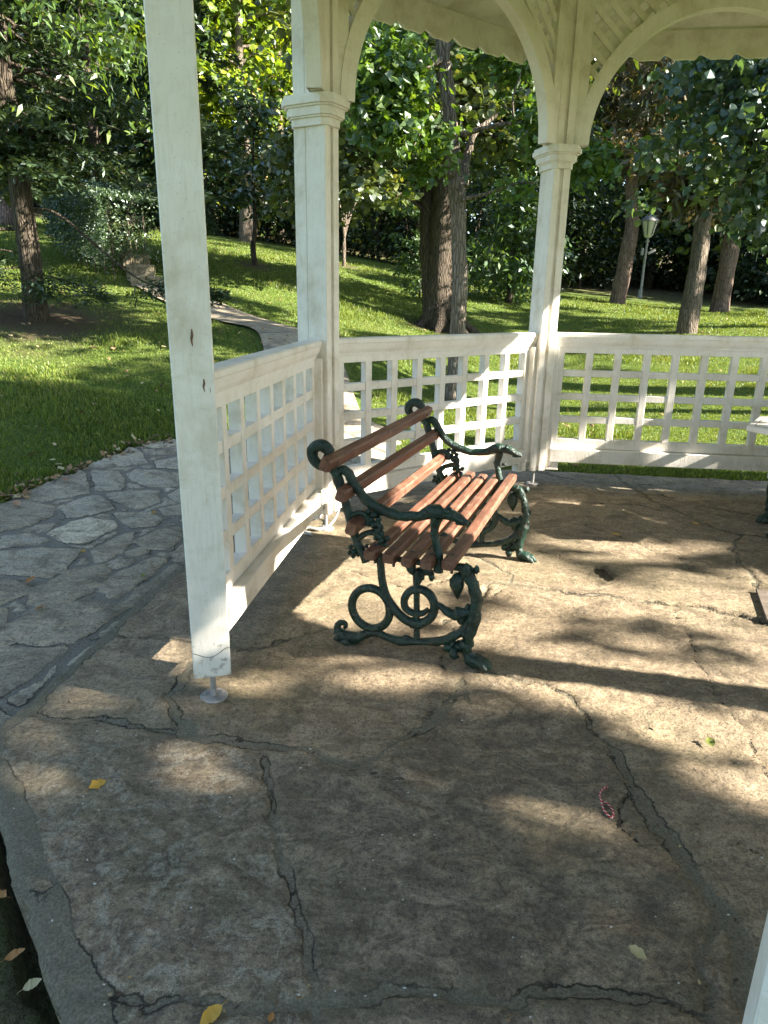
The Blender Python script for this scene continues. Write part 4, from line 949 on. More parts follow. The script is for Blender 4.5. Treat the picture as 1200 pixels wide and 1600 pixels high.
G_BRIGHT = leaf_mat('leaf_maple', [(0., (.08, .16, .015)), (.5, (.17, .26, .022)), (1., (.30, .35, .04))], .5, .05)
G_ASH = leaf_mat('leaf_ash', [(0., (.045, .095, .013)), (.5, (.09, .165, .02)), (1., (.17, .24, .035))], .52, .05)
G_GINK = leaf_mat('leaf_ginkgo', [(0., (.036, .085, .012)), (.5, (.078, .155, .020)), (1., (.16, .25, .036))], .5, .05)
G_OLIVE = leaf_mat('leaf_olive', [(0., (.036, .062, .013)), (.5, (.08, .115, .024)), (1., (.17, .19, .042))], .45)
G_DARK = leaf_mat('leaf_dark', [(0., (.03, .06, .014)), (.5, (.10, .155, .03)), (1., (.26, .31, .06))], .5, .03)
G_LAUREL = leaf_mat('leaf_laurel', [(0., (.008, .018, .008)), (.6, (.020, .040, .014)), (1., (.08, .115, .032))], .3, .035)
G_MAGN = leaf_mat('leaf_magnolia', [(0., (.016, .05, .014)), (.6, (.04, .10, .022)), (.88, (.11, .18, .03)), (1., (.36, .24, .035))], .32, .16, .35)
G_SPRUCE = leaf_mat('needle_spruce', [(0., (.02, .04, .018)), (.6, (.046, .08, .033)), (1., (.11, .15, .055))], .25, .06)
G_PINE = leaf_mat('needle_pine', [(0., (.035, .045, .02)), (.5, (.085, .08, .038)), (1., (.19, .13, .07))], .3, .05)
G_BLUE = leaf_mat('leaf_hazel', [(0., (.024, .055, .026)), (.5, (.05, .098, .042)), (.85, (.09, .15, .052)), (1., (.15, .19, .045))], .45, .07, .45)
G_YEW = leaf_mat('needle_yew', [(0., (.022, .055, .018)), (.5, (.055, .12, .03)), (1., (.13, .21, .055))], .35, .06)
G_HEDGE = leaf_mat('leaf_hedge', [(0., (.02, .05, .016)), (.5, (.05, .10, .03)), (1., (.11, .17, .05))], .35)
def on(px, py, d):
    p = at(px, py, d); p[2] = terr(p[0], p[1]); return p

# ---- left: spruces, hanging ash branch
p = on(55, 500, 10)
conifer('spruce_tree', 'dark spruce with bare brown trunk and drooping boughs on the left lawn', 'spruces on the left', p, 9.5, 1.75, 1.9, G_SPRUCE, BARK_D, 11, .135, step=.26, nbr=5, sp=.095, droop=.36, top=5.4)
g = np.random.default_rng(2); tm_ = MB(); cm = MB()     # low sprays at the trunk foot and the long bare bough to the right belong to the spruce
sp_t = bpy.data.objects['spruce_tree']
def bough(tm_, cm, g, pts, r, sp, dens, spread=.22, start=.25):
    c = catmull(np.array(pts), 8); tube(tm_, c, np.linspace(r, .003, len(c)), 6); n = int(dens*np.linalg.norm(c[-1]-c[0])); u = g.uniform(start, 1, n)**.7; ix = u*(len(c)-1.001)
    i0 = ix.astype(int); P = c[i0]+(c[i0+1]-c[i0])*(ix-i0)[:, None]; T = (c[i0+1]-c[i0]); T /= np.linalg.norm(T, axis=1)[:, None]
    side = g.normal(size=(n, 3))*np.array([1, 1, .35]); P = P+side*spread*.5*np.minimum(1, (1-u)*2+.25)[:, None]; P[:, 2] -= np.abs(side[:, 0])*.06
    put_leaves(cm, P, sp*g.uniform(.7, 1.2, n), g.normal(size=(n, 3))*.5+np.array([0, 0, 1.]), T+side*.8, T_NDL*np.array([1.6, 1, 1]), np.clip(g.normal(.5, .22, n), 0, 1))
for pts in ([(0, 0, .55), (.35, -.1, .5), (.7, -.2, .40), (1.0, -.3, .30)], [(0, 0, .75), (-.3, -.15, .8), (-.6, -.3, .65), (-.9, -.5, .4)], [(0, 0, .5), (.25, -.35, .45), (.45, -.6, .3)], [(0, 0, .62), (-.35, -.3, .55), (-.65, -.55, .35)]):
    bough(tm_, cm, g, pts, .012, .075, 900, .34, .2)
bough(tm_, cm, g, [(0, 0, 1.28), (.45, -.1, 1.22), (.9, -.15, .88), (1.25, -.2, .60), (1.55, -.25, .44), (2.0, -.3, .38), (2.45, -.35, .36)], .022, .085, 620, .32, .55)
bough(tm_, cm, g, [(0, 0, 1.05), (-.35, -.1, 1.0), (-.6, -.2, .72), (-1.0, -.3, .5)], .025, .08, 160, .2, .6)
bough(tm_, cm, g, [(0, 0, 2.6), (.5, -.1, 2.7), (1.1, -.15, 2.5), (1.8, -.2, 2.25), (2.5, -.2, 2.1)], .02, .085, 700, .34, .25)
bough(tm_, cm, g, [(0, 0, 3.1), (.5, .1, 3.2), (1.1, .15, 3.1), (1.7, .2, 2.9)], .02, .085, 700, .34, .25)
bough(tm_, cm, g, [(0, 0, 2.1), (.5, -.1, 2.05), (1.1, -.2, 1.75), (1.7, -.2, 1.5), (2.3, -.2, 1.45)], .02, .08, 500, .3, .3)
tm_.build('bough', BARK_D, sp_t); cm.build('low_foliage', G_SPRUCE, sp_t)
conifer('spruce_tree', 'dark spruce standing behind the front white post', 'spruces on the left', on(278, 430, 14.5), 14, 1.5, .9, G_SPRUCE, BARK_D, 12, .18, step=.33, sp=.13, top=6.5, thin=.8)
conifer('spruce_tree', 'tall dark spruce behind the clipped hedge', 'spruces on the left', on(165, 400, 19), 6.0, 2.6, 1.6, G_SPRUCE, BARK_D, 13, .22, step=.36, sp=.19, top=8.5, thin=.6)
conifer('spruce_tree', 'dark spruce at the left edge behind the big trunk', 'spruces on the left', on(-40, 420, 13), 6.5, 1.8, 1.4, G_SPRUCE, BARK_D, 14, .2, step=.32, sp=.14, nbr=6, top=7.5, thin=.7)
b = np.array([-5.6, 4.6, 0.2]); b[2] = terr(b[0], b[1])
def rel(px, py, d, b): return at(px, py, d)-b
cl = [dict(c=rel(x, y, d, b), r=(.75, .7, .5), n=n_, nl=24, cr=.33, s=.085, t=T_LAN, up=.5, droop=1.1, flat=.8, shell=.0, cv=.2) for x, y, d, n_ in ((90, -5, 7.2, 6), (165, 20, 7.4, 8), (215, 70, 7.6, 4), (120, 75, 7.0, 3), (195, 160, 7.8, 2), (20, -40, 6.6, 10), (250, 20, 7.9, 7), (330, 0, 8.2, 4))]
cl.append(dict(c=(.5, .5, 6.3), r=(2.6, 2.6, 1.9), n=80, nl=22, cr=.5, s=.12, t=T_LAN, droop=.9))
tree('ash_tree', 'leafy tree with narrow hanging bright leaves above the top left of the lawn', 'tree', None, b, [([(0, 0, -.2), (.1, .1, 2), (.25, .3, 4), (.5, .5, 6.5)], [.2, .16, .12, .05])], cl, G_ASH, BARK_D, 21, nb=16, br=.022, rise=.1)
# ---- sunlit maples behind
for k, (px, d, h, r, lab, sd) in enumerate(((385, 25, 10, (3.2, 3., 4.2), 'sunlit yellow green maple crown between the two left posts', 31), (215, 27, 10, (3.4, 3, 4.), 'yellow green maple crown showing between spruce boughs on the left', 32), (120, 31, 12, (4, 4, 4.5), 'pale green maple far behind the globe lamp', 33), (440, 28, 11, (3.4, 3.2, 4.6), 'yellow green maple crown just left of the second white post', 34), (330, 30, 13, (3.6, 3.2, 5), 'tall yellow green maple crown just right of the front post', 35), (260, 34, 13, (4, 3.6, 5), 'bright maple far behind the front post', 36))):
    b = on(px, 400, d); tree('maple_tree', lab, 'tree', 'maples behind the lawn', b, [([(0, 0, -.2), (.1, 0, 2.2), (0, .1, 4.5), (.1, 0, h*.8)], [.22, .19, .15, .05])],
        [dict(c=(0, -.3, h*.64), r=r, n=95, nl=60, cr=.62, s=.19, t=T_WIDE, shell=.3, cv=.25)], G_BRIGHT, BARK_G, sd, nb=22, br=.05)
# ---- magnolia and slender tree on the lawn
b = on(400, 415, 16)
tree('magnolia_tree', 'small magnolia with large glossy leaves and thin trunk on the sloping lawn', 'tree', None, b, [([(0, 0, -.1), (-.05, 0, .35), (.02, 0, .8), (0, 0, 1.5), (.05, 0, 2.6)], [.07, .055, .05, .035, .012])],
     [dict(c=(0, 0, 1.75), r=(.75, .75, .95), n=42, nl=20, cr=.22, s=.19, t=T_LAN*np.array([1.35, 1, 1]), up=.7, droop=-.3, shell=.1, cv=.24), dict(c=(-.05, 0, 2.9), r=(.6, .6, .7), n=20, nl=20, cr=.24, s=.19, t=T_LAN*np.array([1.35, 1, 1]), droop=-.3, shell=.1, cv=.24)], G_MAGN, BARK_D, 41, nb=26, br=.02)
b = on(537, 415, 20); g = np.random.default_rng(5)
tree('slender_tree', 'slender young tree with several thin stems fanning up on the lawn', 'tree', None, b, [([(0, 0, -.1), (.02, 0, .7), (.09*k, .05*k, 1.5), (.05+.22*k, .1*k, 2.4), (.1+.36*k, .1*k, 3.3)], [.045, .034, .020, .012, .004]) for k in (-1, 0, 1, 2, 3)],
     [dict(c=(.45, 0, 2.75), r=(.95, .8, .55), n=26, nl=26, cr=.3, s=.10, shell=.0)], G_YEW, BARK_G, 42, nb=12, br=.012)
# ---- ginkgo close behind the railing
b = on(706, 628, 8.5); b[:2] = at(706, 628, 8.5)[:2]
def relk(px, py, d): return at(px, py, d)-b
gt = [([(0, 0, -.1), relk(712, 560, 8.5), relk(718, 470, 8.5), relk(717, 380, 8.5), relk(712, 280, 8.45), relk(703, 180, 8.4), relk(690, 55, 8.3), relk(688, -60, 8.3)], [.112, .098, .093, .09, .087, .08, .072, .06]),
      ([relk(722, 290, 8.45), relk(731, 240, 8.5), relk(745, 205, 8.6), relk(790, 170, 8.7)], [.06, .045, .03, .012]),
      ([relk(722, 312, 8.4), relk(770, 300, 8.3), relk(815, 285, 8.2), relk(850, 290, 8.2)], [.022, .018, .012, .005]), ([relk(722, 210, 8.4), relk(780, 195, 8.2), relk(850, 190, 8.1)], [.03, .02, .006]),
      ([relk(705, 210, 8.35), relk(660, 190, 8.0), relk(610, 170, 7.7), relk(580, 130, 7.5)], [.03, .02, .014, .006]), ([relk(698, 90, 8.3), relk(640, 110, 8.0), relk(580, 80, 7.8)], [.03, .02, .006])]
gc = [(600, 95, 7.6, 12, .40), (632, 120, 7.8, 11, .36), (585, 165, 7.5, 9, .33), (640, 185, 7.8, 9, .32), (615, 205, 7.6, 8, .30), (560, 120, 7.6, 5, .3), (680, 225, 8.0, 4, .2), (655, 275, 8.0, 3, .16), (745, 70, 8.6, 6, .3), (785, 80, 8.4, 7, .35), (815, 90, 8.2, 5, .3), (830, 190, 8.1, 6, .28), (860, 205, 8.1, 5, .26), (800, 290, 8.2, 1, .08), (845, 292, 8.2, 1, .1), (625, 45, 8, 7, .4), (900, 240, 8.2, 5, .25), (935, 235, 8.3, 4, .22), (910, 270, 8.4, 3, .18)]
tree('ginkgo_tree', 'slim grey ginkgo trunk with fan shaped bright leaves just behind the back railing', 'tree', None, b, gt,
     [dict(c=relk(x, y, d), r=(r, r, r*.8), n=n_*2, nl=20, cr=.2, s=.085, t=T_FAN, up=.6, droop=.7, shell=0, flat=.7, cv=.22) for x, y, d, n_, r in gc]+[dict(c=relk(690, -360, 8.3), r=(2.0, 2.0, 1.0), n=50, nl=22, cr=.4, s=.11, t=T_FAN)], G_GINK, bark_mat('bark_ginkgo', (.16, .13, .10), (.36, .30, .235)), 51, nb=40, br=.015, rise=.1)
# ---- big twin trunk tree
b = on(690, 515, 14)
def relb(px, py, d): return at(px, py, d)-b
bt_ = [([relb(688, 525, 14), relb(686, 490, 14), relb(688, 430, 14), relb(692, 370, 14), relb(694, 300, 14), relb(700, 220, 13.9), relb(715, 100, 13.8), relb(720, 0, 13.7)], [.44, .31, .26, .235, .22, .20, .16, .12]),
       ([relb(676, 505, 14.1), relb(672, 440, 14.1), relb(668, 360, 14.15), relb(668, 290, 14.2), relb(664, 230, 14.3), relb(640, 120, 14.4)], [.20, .17, .165, .14, .11, .08]),
       ([relb(664, 240, 14.2), relb(620, 200, 13.5), relb(560, 170, 12.8)], [.08, .06, .02])]
for k in range(7):
    a = k*.9; d = np.array([math.cos(a), math.sin(a), 0]); bt_.append(([d*.22+np.array([0, 0, .35]), d*.40+np.array([0, 0, .10]), d*.72+np.array([0, 0, -.08])], [.14, .12, .04]))
tree('twin_trunk_tree', 'old tree with two thick dark trunks on a flared base behind the ginkgo', 'tree', None, b, bt_,
     [dict(c=relb(590, 215, 13.2), r=(1.4, 1.6, .75), n=50, nl=34, cr=.38, s=.13, t=T_WIDE, flat=.4, shell=.1), dict(c=relb(560, 290, 13), r=(.9, 1., .45), n=22, nl=34, cr=.36, s=.13, t=T_WIDE, flat=.4, shell=.1), dict(c=relb(640, 120, 13.5), r=(2.2, 2, 1.1), n=60, nl=34, cr=.5, s=.14, t=T_WIDE, shell=.2),
      dict(c=relb(790, 150, 14), r=(1.7, 2, 1.0), n=44, nl=34, cr=.45, s=.14, t=T_WIDE, flat=.4, shell=.2), dict(c=relb(800, 240, 14.5), r=(1.1, 1.2, .5), n=20, nl=34, cr=.4, s=.13, t=T_WIDE, flat=.4), dict(c=relb(680, -80, 14), r=(4.2, 4, 2.0), n=150, nl=30, cr=.7, s=.17, t=T_WIDE), dict(c=relb(492, 275, 14), r=(.95, 1.1, 1.0), n=40, nl=34, cr=.45, s=.13, t=T_WIDE, shell=.2)], G_OLIVE, BARK_D, 52, nb=46, br=.04)
# ---- right: pines, hazel overhead
for k, (px, py, d, tp, r0, lab, cr_) in enumerate(((962, 475, 22, [(962, 480), (975, 420), (987, 350), (988, 270), (997, 180), (1005, 60), (1012, -60)], .21, 'pine with pale leaning trunk left of the street lamp',
        [((985, 240), (1.8, 1.6, .45)), ((1000, 170), (2.0, 1.8, .55)), ((1010, 110), (2.2, 2, .7)), ((1000, 30), (2.2, 2., .9)), ((1010, -80), (2.0, 2, 1.5)), ((945, 160), (.9, 1., .5)), ((1050, 250), (.9, .9, .4))]),
      (1072, 520, 15, [(1072, 525), (1080, 470), (1090, 420), (1098, 350), (1112, 290), (1122, 210), (1130, 90), (1135, -40)], .175, 'pine with rough grey trunk nearest behind the right railing',
        [((1120, 250), (1.2, 1.2, .45)), ((1130, 130), (1.6, 1.5, .7)), ((1130, 10), (1.6, 1.6, .9)), ((1085, 300), (.5, .5, .25))]),
      (1122, 487, 22.5, [(1122, 490), (1135, 420), (1148, 350), (1160, 260), (1175, 120), (1180, 0)], .24, 'reddish pine trunk at the lawn edge on the far right',
        [((1165, 250), (1.8, 1.8, .6)), ((1170, 150), (2.2, 2, .8)), ((1180, 40), (2.4, 2.2, 1.)), ((1120, 330), (.8, .8, .3))]))):
    b = on(px, py, d); f_ = lambda q: at(q[0], q[1], d)-b; P = [f_(q) for q in tp]
    tree('pine_tree', lab, 'tree', 'pines on the right lawn', b, [(P, list(r0*np.linspace(1.12, .42, len(P))))], [dict(c=f_(c), r=r, n=int(16+14*r[0]), nl=44, cr=.42, s=.23, t=T_NDL*np.array([1.5, 1, 1]), up=.3, droop=0, flat=.5, shell=.15) for c, r in cr_], G_PINE, BARK_P if k != 1 else BARK_G, 61+k, nb=30, br=.03, rise=.05)
b = np.array([7.0, 7.2, 0.]); b[2] = terr(b[0], b[1])
hz_ = [(1165, 110, 8.2, 12, .5), (1110, 130, 8.8, 7, .4), (1190, 200, 8.0, 11, .5), (1130, 190, 8.6, 8, .42), (1065, 215, 9.2, 4, .26), (1020, 245, 9.6, 3, .2), (1180, 300, 8.3, 9, .45), (1130, 280, 8.8, 5, .3), (1075, 110, 9.2, 3, .3), (1000, 318, 9.8, 2, .12), (1195, 370, 8.6, 4, .3), (1165, 335, 9.0, 2, .18), (1240, 250, 8, 20, .8), (1250, 100, 8, 20, .9)]
tree('hazel_tree', 'broad leaved tree with dark bluish leaves hanging across the top right', 'tree', None, b, [([(0, 0, -.2), (-.1, 0, 1.5), (-.4, .1, 3), (-.8, .3, 5)], [.14, .12, .1, .05]), ([(-.2, 0, 2.0), at(1180, 220, 8.1)-b, at(1130, 180, 8.6)-b], [.06, .04, .012])],
     [dict(c=at(x, y, d)-b, r=(r, r, r*.7), n=max(1, int(n_*1.35)), nl=28, cr=.27, s=.088, t=T_WIDE, up=.6, droop=.8, shell=0, cv=.22) for x, y, d, n_, r in hz_]+[dict(c=(-.6, .2, 5.8), r=(2.2, 2.2, 1.3), n=60, nl=20, cr=.5, s=.16, t=T_WIDE)], G_BLUE, BARK_D, 71, nb=50, br=.02, rise=.1)
# ---- shrubs
b = on(795, 470, 18)
tree('yew_bush', 'green feathery yew bush right of the ginkgo trunk', 'bush', None, b, [([(0, 0, -.1), (0, 0, 1), (.1, 0, 2)], [.08, .06, .02])], [dict(c=(0, 0, 1.0), r=(1.15, .9, 1.0), n=75, nl=44, cr=.33, s=.15, t=T_NDL*np.array([2.2, 1, 1]), up=.4, droop=.5, shell=.3), dict(c=(.2, .3, 2.2), r=(.8, .8, .8), n=36, nl=40, cr=.33, s=.15, t=T_NDL*np.array([2.2, 1, 1]), droop=.5, shell=.2)], G_YEW, BARK_D, 81, nb=14, br=.02)
b = on(655, 480, 16.5)
tree('low_bush', 'low pale green bush at the left foot of the twin trunks', 'bush', None, b, [([(0, 0, -.1), (0, 0, .5)], [.03, .01])], [dict(c=(0, 0, .6), r=(.55, .5, .6), n=24, nl=34, cr=.22, s=.11, t=T_DIA, shell=.2), dict(c=(-.3, 0, 1.9), r=(.55, .5, .25), n=12, nl=34, cr=.22, s=.11, flat=.3), dict(c=(-.2, 0, 1.3), r=(.5, .5, .15), n=7, nl=30, cr=.2, s=.11, flat=.3)], G_YEW, BARK_D, 82, nb=12, br=.012)
LS = [(470, 26, 3.4, 'behind the second white post'), (530, 25.5, 3.2, 'behind the slender young tree'), (590, 25, 3.6, 'filling the gap left of the twin trunks'), (640, 24.5, 3.3, 'close behind the twin trunks'), (740, 24, 3.4, 'behind the yew bush'), (850, 26, 3.2, 'behind the third white post'), (905, 27, 3.5, 'left of the leaning pine'), (950, 28.5, 3.3, 'behind the leaning pine'), (1010, 31, 3.0, 'behind the street lamp'), (1060, 30, 2.6, 'left of the rough grey pine'), (1125, 30, 2.4, 'behind the reddish pine trunk'), (1190, 28, 2.3, 'at the right end of the row'), (420, 27, 3.2, 'behind the magnolia'), (360, 27, 3.0, 'beside the maple trunk'), (1245, 27, 2.4, 'just outside the right edge')]
for k, (px, d, h, where) in enumerate(LS):
    b = on(px, 460, d); hh = h
    tree('laurel_shrub', 'dark dense laurel shrub '+where, 'shrub', 'dark shrubs along the lawn edge', b, [([(0, 0, -.1), (0, .1, .8), (.1, 0, h*.7)], [.06, .05, .02])],
         [dict(c=(0, 0, hh*.5), r=(1.55, 1.1, hh*.58), n=90, nl=34, cr=.42, s=.17, t=T_DIA, shell=.35)], G_LAUREL, BARK_D, 90+k, nb=10, br=.02)
# clipped hedge on the left
c0, c1 = on(128, 405, 15.5), on(212, 428, 13.2)
d = c1-c0; Lh = np.linalg.norm(d[:2]); hg = empty('clipped_hedge', tuple(c0), math.atan2(d[1], d[0]), label='clipped box hedge with open twiggy base beside the stone steps', cat='hedge'); g = np.random.default_rng(8); n = 24000
P = np.stack([g.uniform(-.3, Lh+.1, n), g.uniform(-.5, .5, n), g.uniform(.05, 1.30, n)], 1); face = g.integers(0, 3, n); P[face == 0, 2] = 1.3+g.normal(0, .03, (face == 0).sum()); P[face == 1, 1] = -.5+g.normal(0, .04, (face == 1).sum()); P[:, 2] += P[:, 0]/Lh*(d[2])
keep = g.random(n) < ss(.05, .5, P[:, 2]-P[:, 0]/Lh*d[2]); P = P[keep]; n = len(P); mb = MB()
put_leaves(mb, P, .055*g.uniform(.7, 1.3, n), g.normal(size=(n, 3))+np.array([0, -.5, .8]), g.normal(size=(n, 3)), T_DIA, np.clip(g.normal(.5, .22, n), 0, 1)); mb.build('foliage', G_HEDGE, hg)
mb = MB()
for k in range(40):
    x = g.uniform(-.2, Lh); y = g.uniform(-.4, .4); z = x/Lh*d[2]; tube(mb, [(x, y, z-.1), (x+g.normal(0, .05), y, z+.5), (x+g.normal(0, .1), y, z+1.1)], [.008, .006, .003], 5, 3)
mb.build('stems', BARK_G, hg)
# far left trunk
tree('lime_tree', 'thick sunlit trunk far back at the left edge', 'tree', None, on(15, 350, 20), [([(0, 0, -.2), (.02, 0, .8), (.05, 0, 2.5), (0, 0, 5)], [.30, .23, .21, .16])], [dict(c=(0, 0, 6.4), r=(3.4, 3, 2.3), n=90, nl=40, cr=.6, s=.18, t=T_WIDE)], G_OLIVE, BARK_P, 44, nb=14, br=.05)
# ---- unseen shade trees right of the gazebo, crowns thinned to shape the dappled shade
for k, (x, y, zc, r, n_, s, lab) in enumerate(((8.6, -1.6, 5.0, (2.8, 3.6, 2.0), 330, .11, 'unseen low plane tree with crown shaped to shade the front of the gazebo'), (11.6, 3.6, 6.4, (3.4, 3.0, 2.6), 330, .12, 'unseen broad plane tree with crown shaped to shade the back of the gazebo'),
        (11, 7.2, 8.2, (4., 3.6, 3.0), 170, .22, 'unseen plane tree right of the hazel with crown shaped to dapple the lawn'), (14.5, 12.5, 8.6, (4.4, 4, 3.2), 170, .24, 'unseen plane tree beyond the right lawn with crown shaped to dapple it'), (19, 8, 9.5, (4.5, 4, 3.6), 90, .24, 'unseen tall plane tree far to the right with crown shaped to dapple the lawn'), (19, 17.5, 9.5, (4.8, 4.4, 3.6), 80, .26, 'unseen tall plane tree at the far right corner with crown shaped to dapple the lawn'))):
    b = np.array([x, y, float(terr(x, y))])
    tree('unseen_plane_tree', lab, 'tree', 'unseen shade trees to the right', b, [([(0, 0, -.3), (.1, 0, 2), (0, .2, 4.5), (.2, 0, zc)], [.32, .27, .22, .1])], [dict(c=(0, -1.5 if k == 1 else 0, zc-b[2]), r=r, n=n_, nl=46 if s > .16 else 80, cr=.7 if s > .16 else .5, s=s, t=T_WIDE, shell=.0)], G_OLIVE, BARK_G, 120+k, nb=3 if k == 1 else 10, filt=True, br=.05)
for k, (x, y, zc, lab) in enumerate(((-5.5, -6.5, 6.2, 'unseen broad plane tree added for shade behind the viewpoint to the left'), (2.5, -8.5, 6.4, 'unseen broad plane tree added for shade straight behind the viewpoint'), (10.5, -8.5, 6.8, 'unseen broad plane tree added for shade behind the viewpoint to the right'))):  # unseen trees added to dim the front post and foreground floor
    b = np.array([x, y, float(terr(x, y))])
    tree('unseen_plane_tree', lab, 'tree', 'unseen shade trees added behind the viewpoint', b, [([(0, 0, -.3), (.1, 0, 2), (0, .2, 4.5), (.2, 0, zc)], [.32, .27, .22, .1])], [dict(c=(0, 0, zc), r=(4.4, 4.0, 2.8), n=45, nl=46, cr=.75, s=.26, t=T_WIDE, shell=.1)], G_OLIVE, BARK_G, 140+k, nb=10, br=.05)
# ---- far wood: one mass behind everything
g = np.random.default_rng(77); mb = MB(); n = 2600
a = g.uniform(-46, 46, n); d = g.uniform(29, 44, n); cl = np.stack([np.sin(np.radians(a))*d, np.cos(np.radians(a))*d, np.zeros(n)], 1); cl[:, 2] = terr(cl[:, 0], cl[:, 1])+g.uniform(0, 1, n)**.85*(17*(.6+.5*vn(a*.13, d*.1, 4)))
leafage(mb, g, cl, 62, 1.15, .34, T_WIDE, .5, .3, .7, cvar=.3)
tag(mb.build('far_wood', G_DARK), 'dense dark wood rising behind the lawn and shrubs', 'wood', kind='stuff')
mb = MB()
for k in range(60):
    a_ = g.uniform(-44, 44); d_ = g.uniform(29, 36); x, y = math.sin(R_(a_))*d_, math.cos(R_(a_))*d_; z = float(terr(x, y)); tube(mb, [(x, y, z-.2), (x+g.normal(0, .2), y, z+4), (x+g.normal(0, .5), y, z+10)], [.2, .17, .08], 7, 3)
tag(mb.build('far_trunks', BARK_D), 'thin dark trunks of the far wood', 'wood', kind='stuff')

# ---- grass blades and fallen leaves
g = np.random.default_rng(99); n = 330000
a = np.radians(g.uniform(-33, 31, n)); d = 4.0*np.exp(g.random(n)**.9*math.log(24/4.0)); x = np.sin(a)*d; y = np.cos(a)*d
so = 1-ss(.3, .75, fbm(x*2, y*2, 9)); 
ok = plat(x, y) > .03
ok &= ~(inside(x, y, band)); dd, _ = segdist(x, y, cc[:, :2]); ok &= dd > .53
ds = np.full(x.shape, 9.)
for c, r in ((sp, 1.3), (mg, .55), (sl, .6), (bt, .7)): ds = np.minimum(ds, np.hypot(x-c[0], y-c[1])/r)
ok &= (ds > .55+.5*g.random(n))
x, y, d = x[ok], y[ok], d[ok]; n = len(x); P = np.stack([x, y, terr(x, y)-.004], 1)
hgt = (.014+.014*g.random(n))*(1+.045*d)*(1+1.3*ss(.55, .7, fbm(x*1.3, y*1.3, 15)))*np.where(plat(x, y) < .35, 1.5, 1.)
wid = .0035*(1+.22*d)
Tn = g.normal(size=(n, 3))*.45+np.array([0, 0, 1.]); Nn = g.normal(size=(n, 3)); Nn[:, 2] *= .2
mb = MB(); tmg = np.array([(-.5, 0, 0), (.5, 0, 0), (.2, .62, .04), (0, 1, .22)])
Tn /= np.linalg.norm(Tn, axis=1)[:, None]; Nn -= Tn*(Nn*Tn).sum(1)[:, None]; Nn /= np.linalg.norm(Nn, axis=1)[:, None]; Bn = np.cross(Nn, Tn)
v = P[:, None]+tmg[None, :, :1]*wid[:, None, None]*Bn[:, None]+hgt[:, None, None]*(tmg[None, :, 1:2]*Tn[:, None]+tmg[None, :, 2:]*Nn[:, None])
mb.add(v.reshape(-1, 3), np.arange(n*4).reshape(-1, 4), False, np.repeat(np.clip(g.normal(.45, .25, n)+.35*(fbm(x*.9, y*.9, 16)-.5), 0, 1), 4))
G_GRASS = leaf_mat('grass_blade', [(0., (.052, .085, .014)), (.5, (.14, .20, .032)), (.85, (.25, .29, .06)), (1., (.24, .21, .09))], .32, .02)
tag(mb.build('grass', G_GRASS), 'short green lawn grass round the gazebo', 'grass', kind='stuff')

LEAFM = {k: plain('fallen_leaf_'+k, c, .6, 60) for k, c in (('yellow', (.62, .36, .05)), ('orange', (.42, .19, .045)), ('pale', (.55, .47, .24)), ('tan', (.42, .24, .13)), ('brown', (.16, .085, .05)), ('green', (.20, .24, .05)))}
def leaf_bm(seed, star=False):
    g = np.random.default_rng(seed); m = MB(); n = 14; t = np.linspace(0, 1, n)
    wd = (np.sin(t*math.pi)**.8*(1-.35*t))*.36
    if star: wd = wd*(1+.22*np.cos(t*17))
    cu = g.uniform(.12, .32); V = [(0, tt-.5, cu*(tt-.5)**2) for tt in t]
    for s in (-1, 1): V += [(s*w_, tt-.5, cu*(tt-.5)**2+w_*g.uniform(.15, .6)) for w_, tt in zip(wd, t)]
    f = [[i, i+1, n+i+1, n+i] for i in range(n-1)]+[[i+1, i, 2*n+i, 2*n+i+1] for i in range(n-1)]
    m.add(V, f, True); tube(m, [(0, -.5, cu*.25), (.02, -.68, .05), (.05, -.8, .0)], [.012, .010, .008], 5); return m
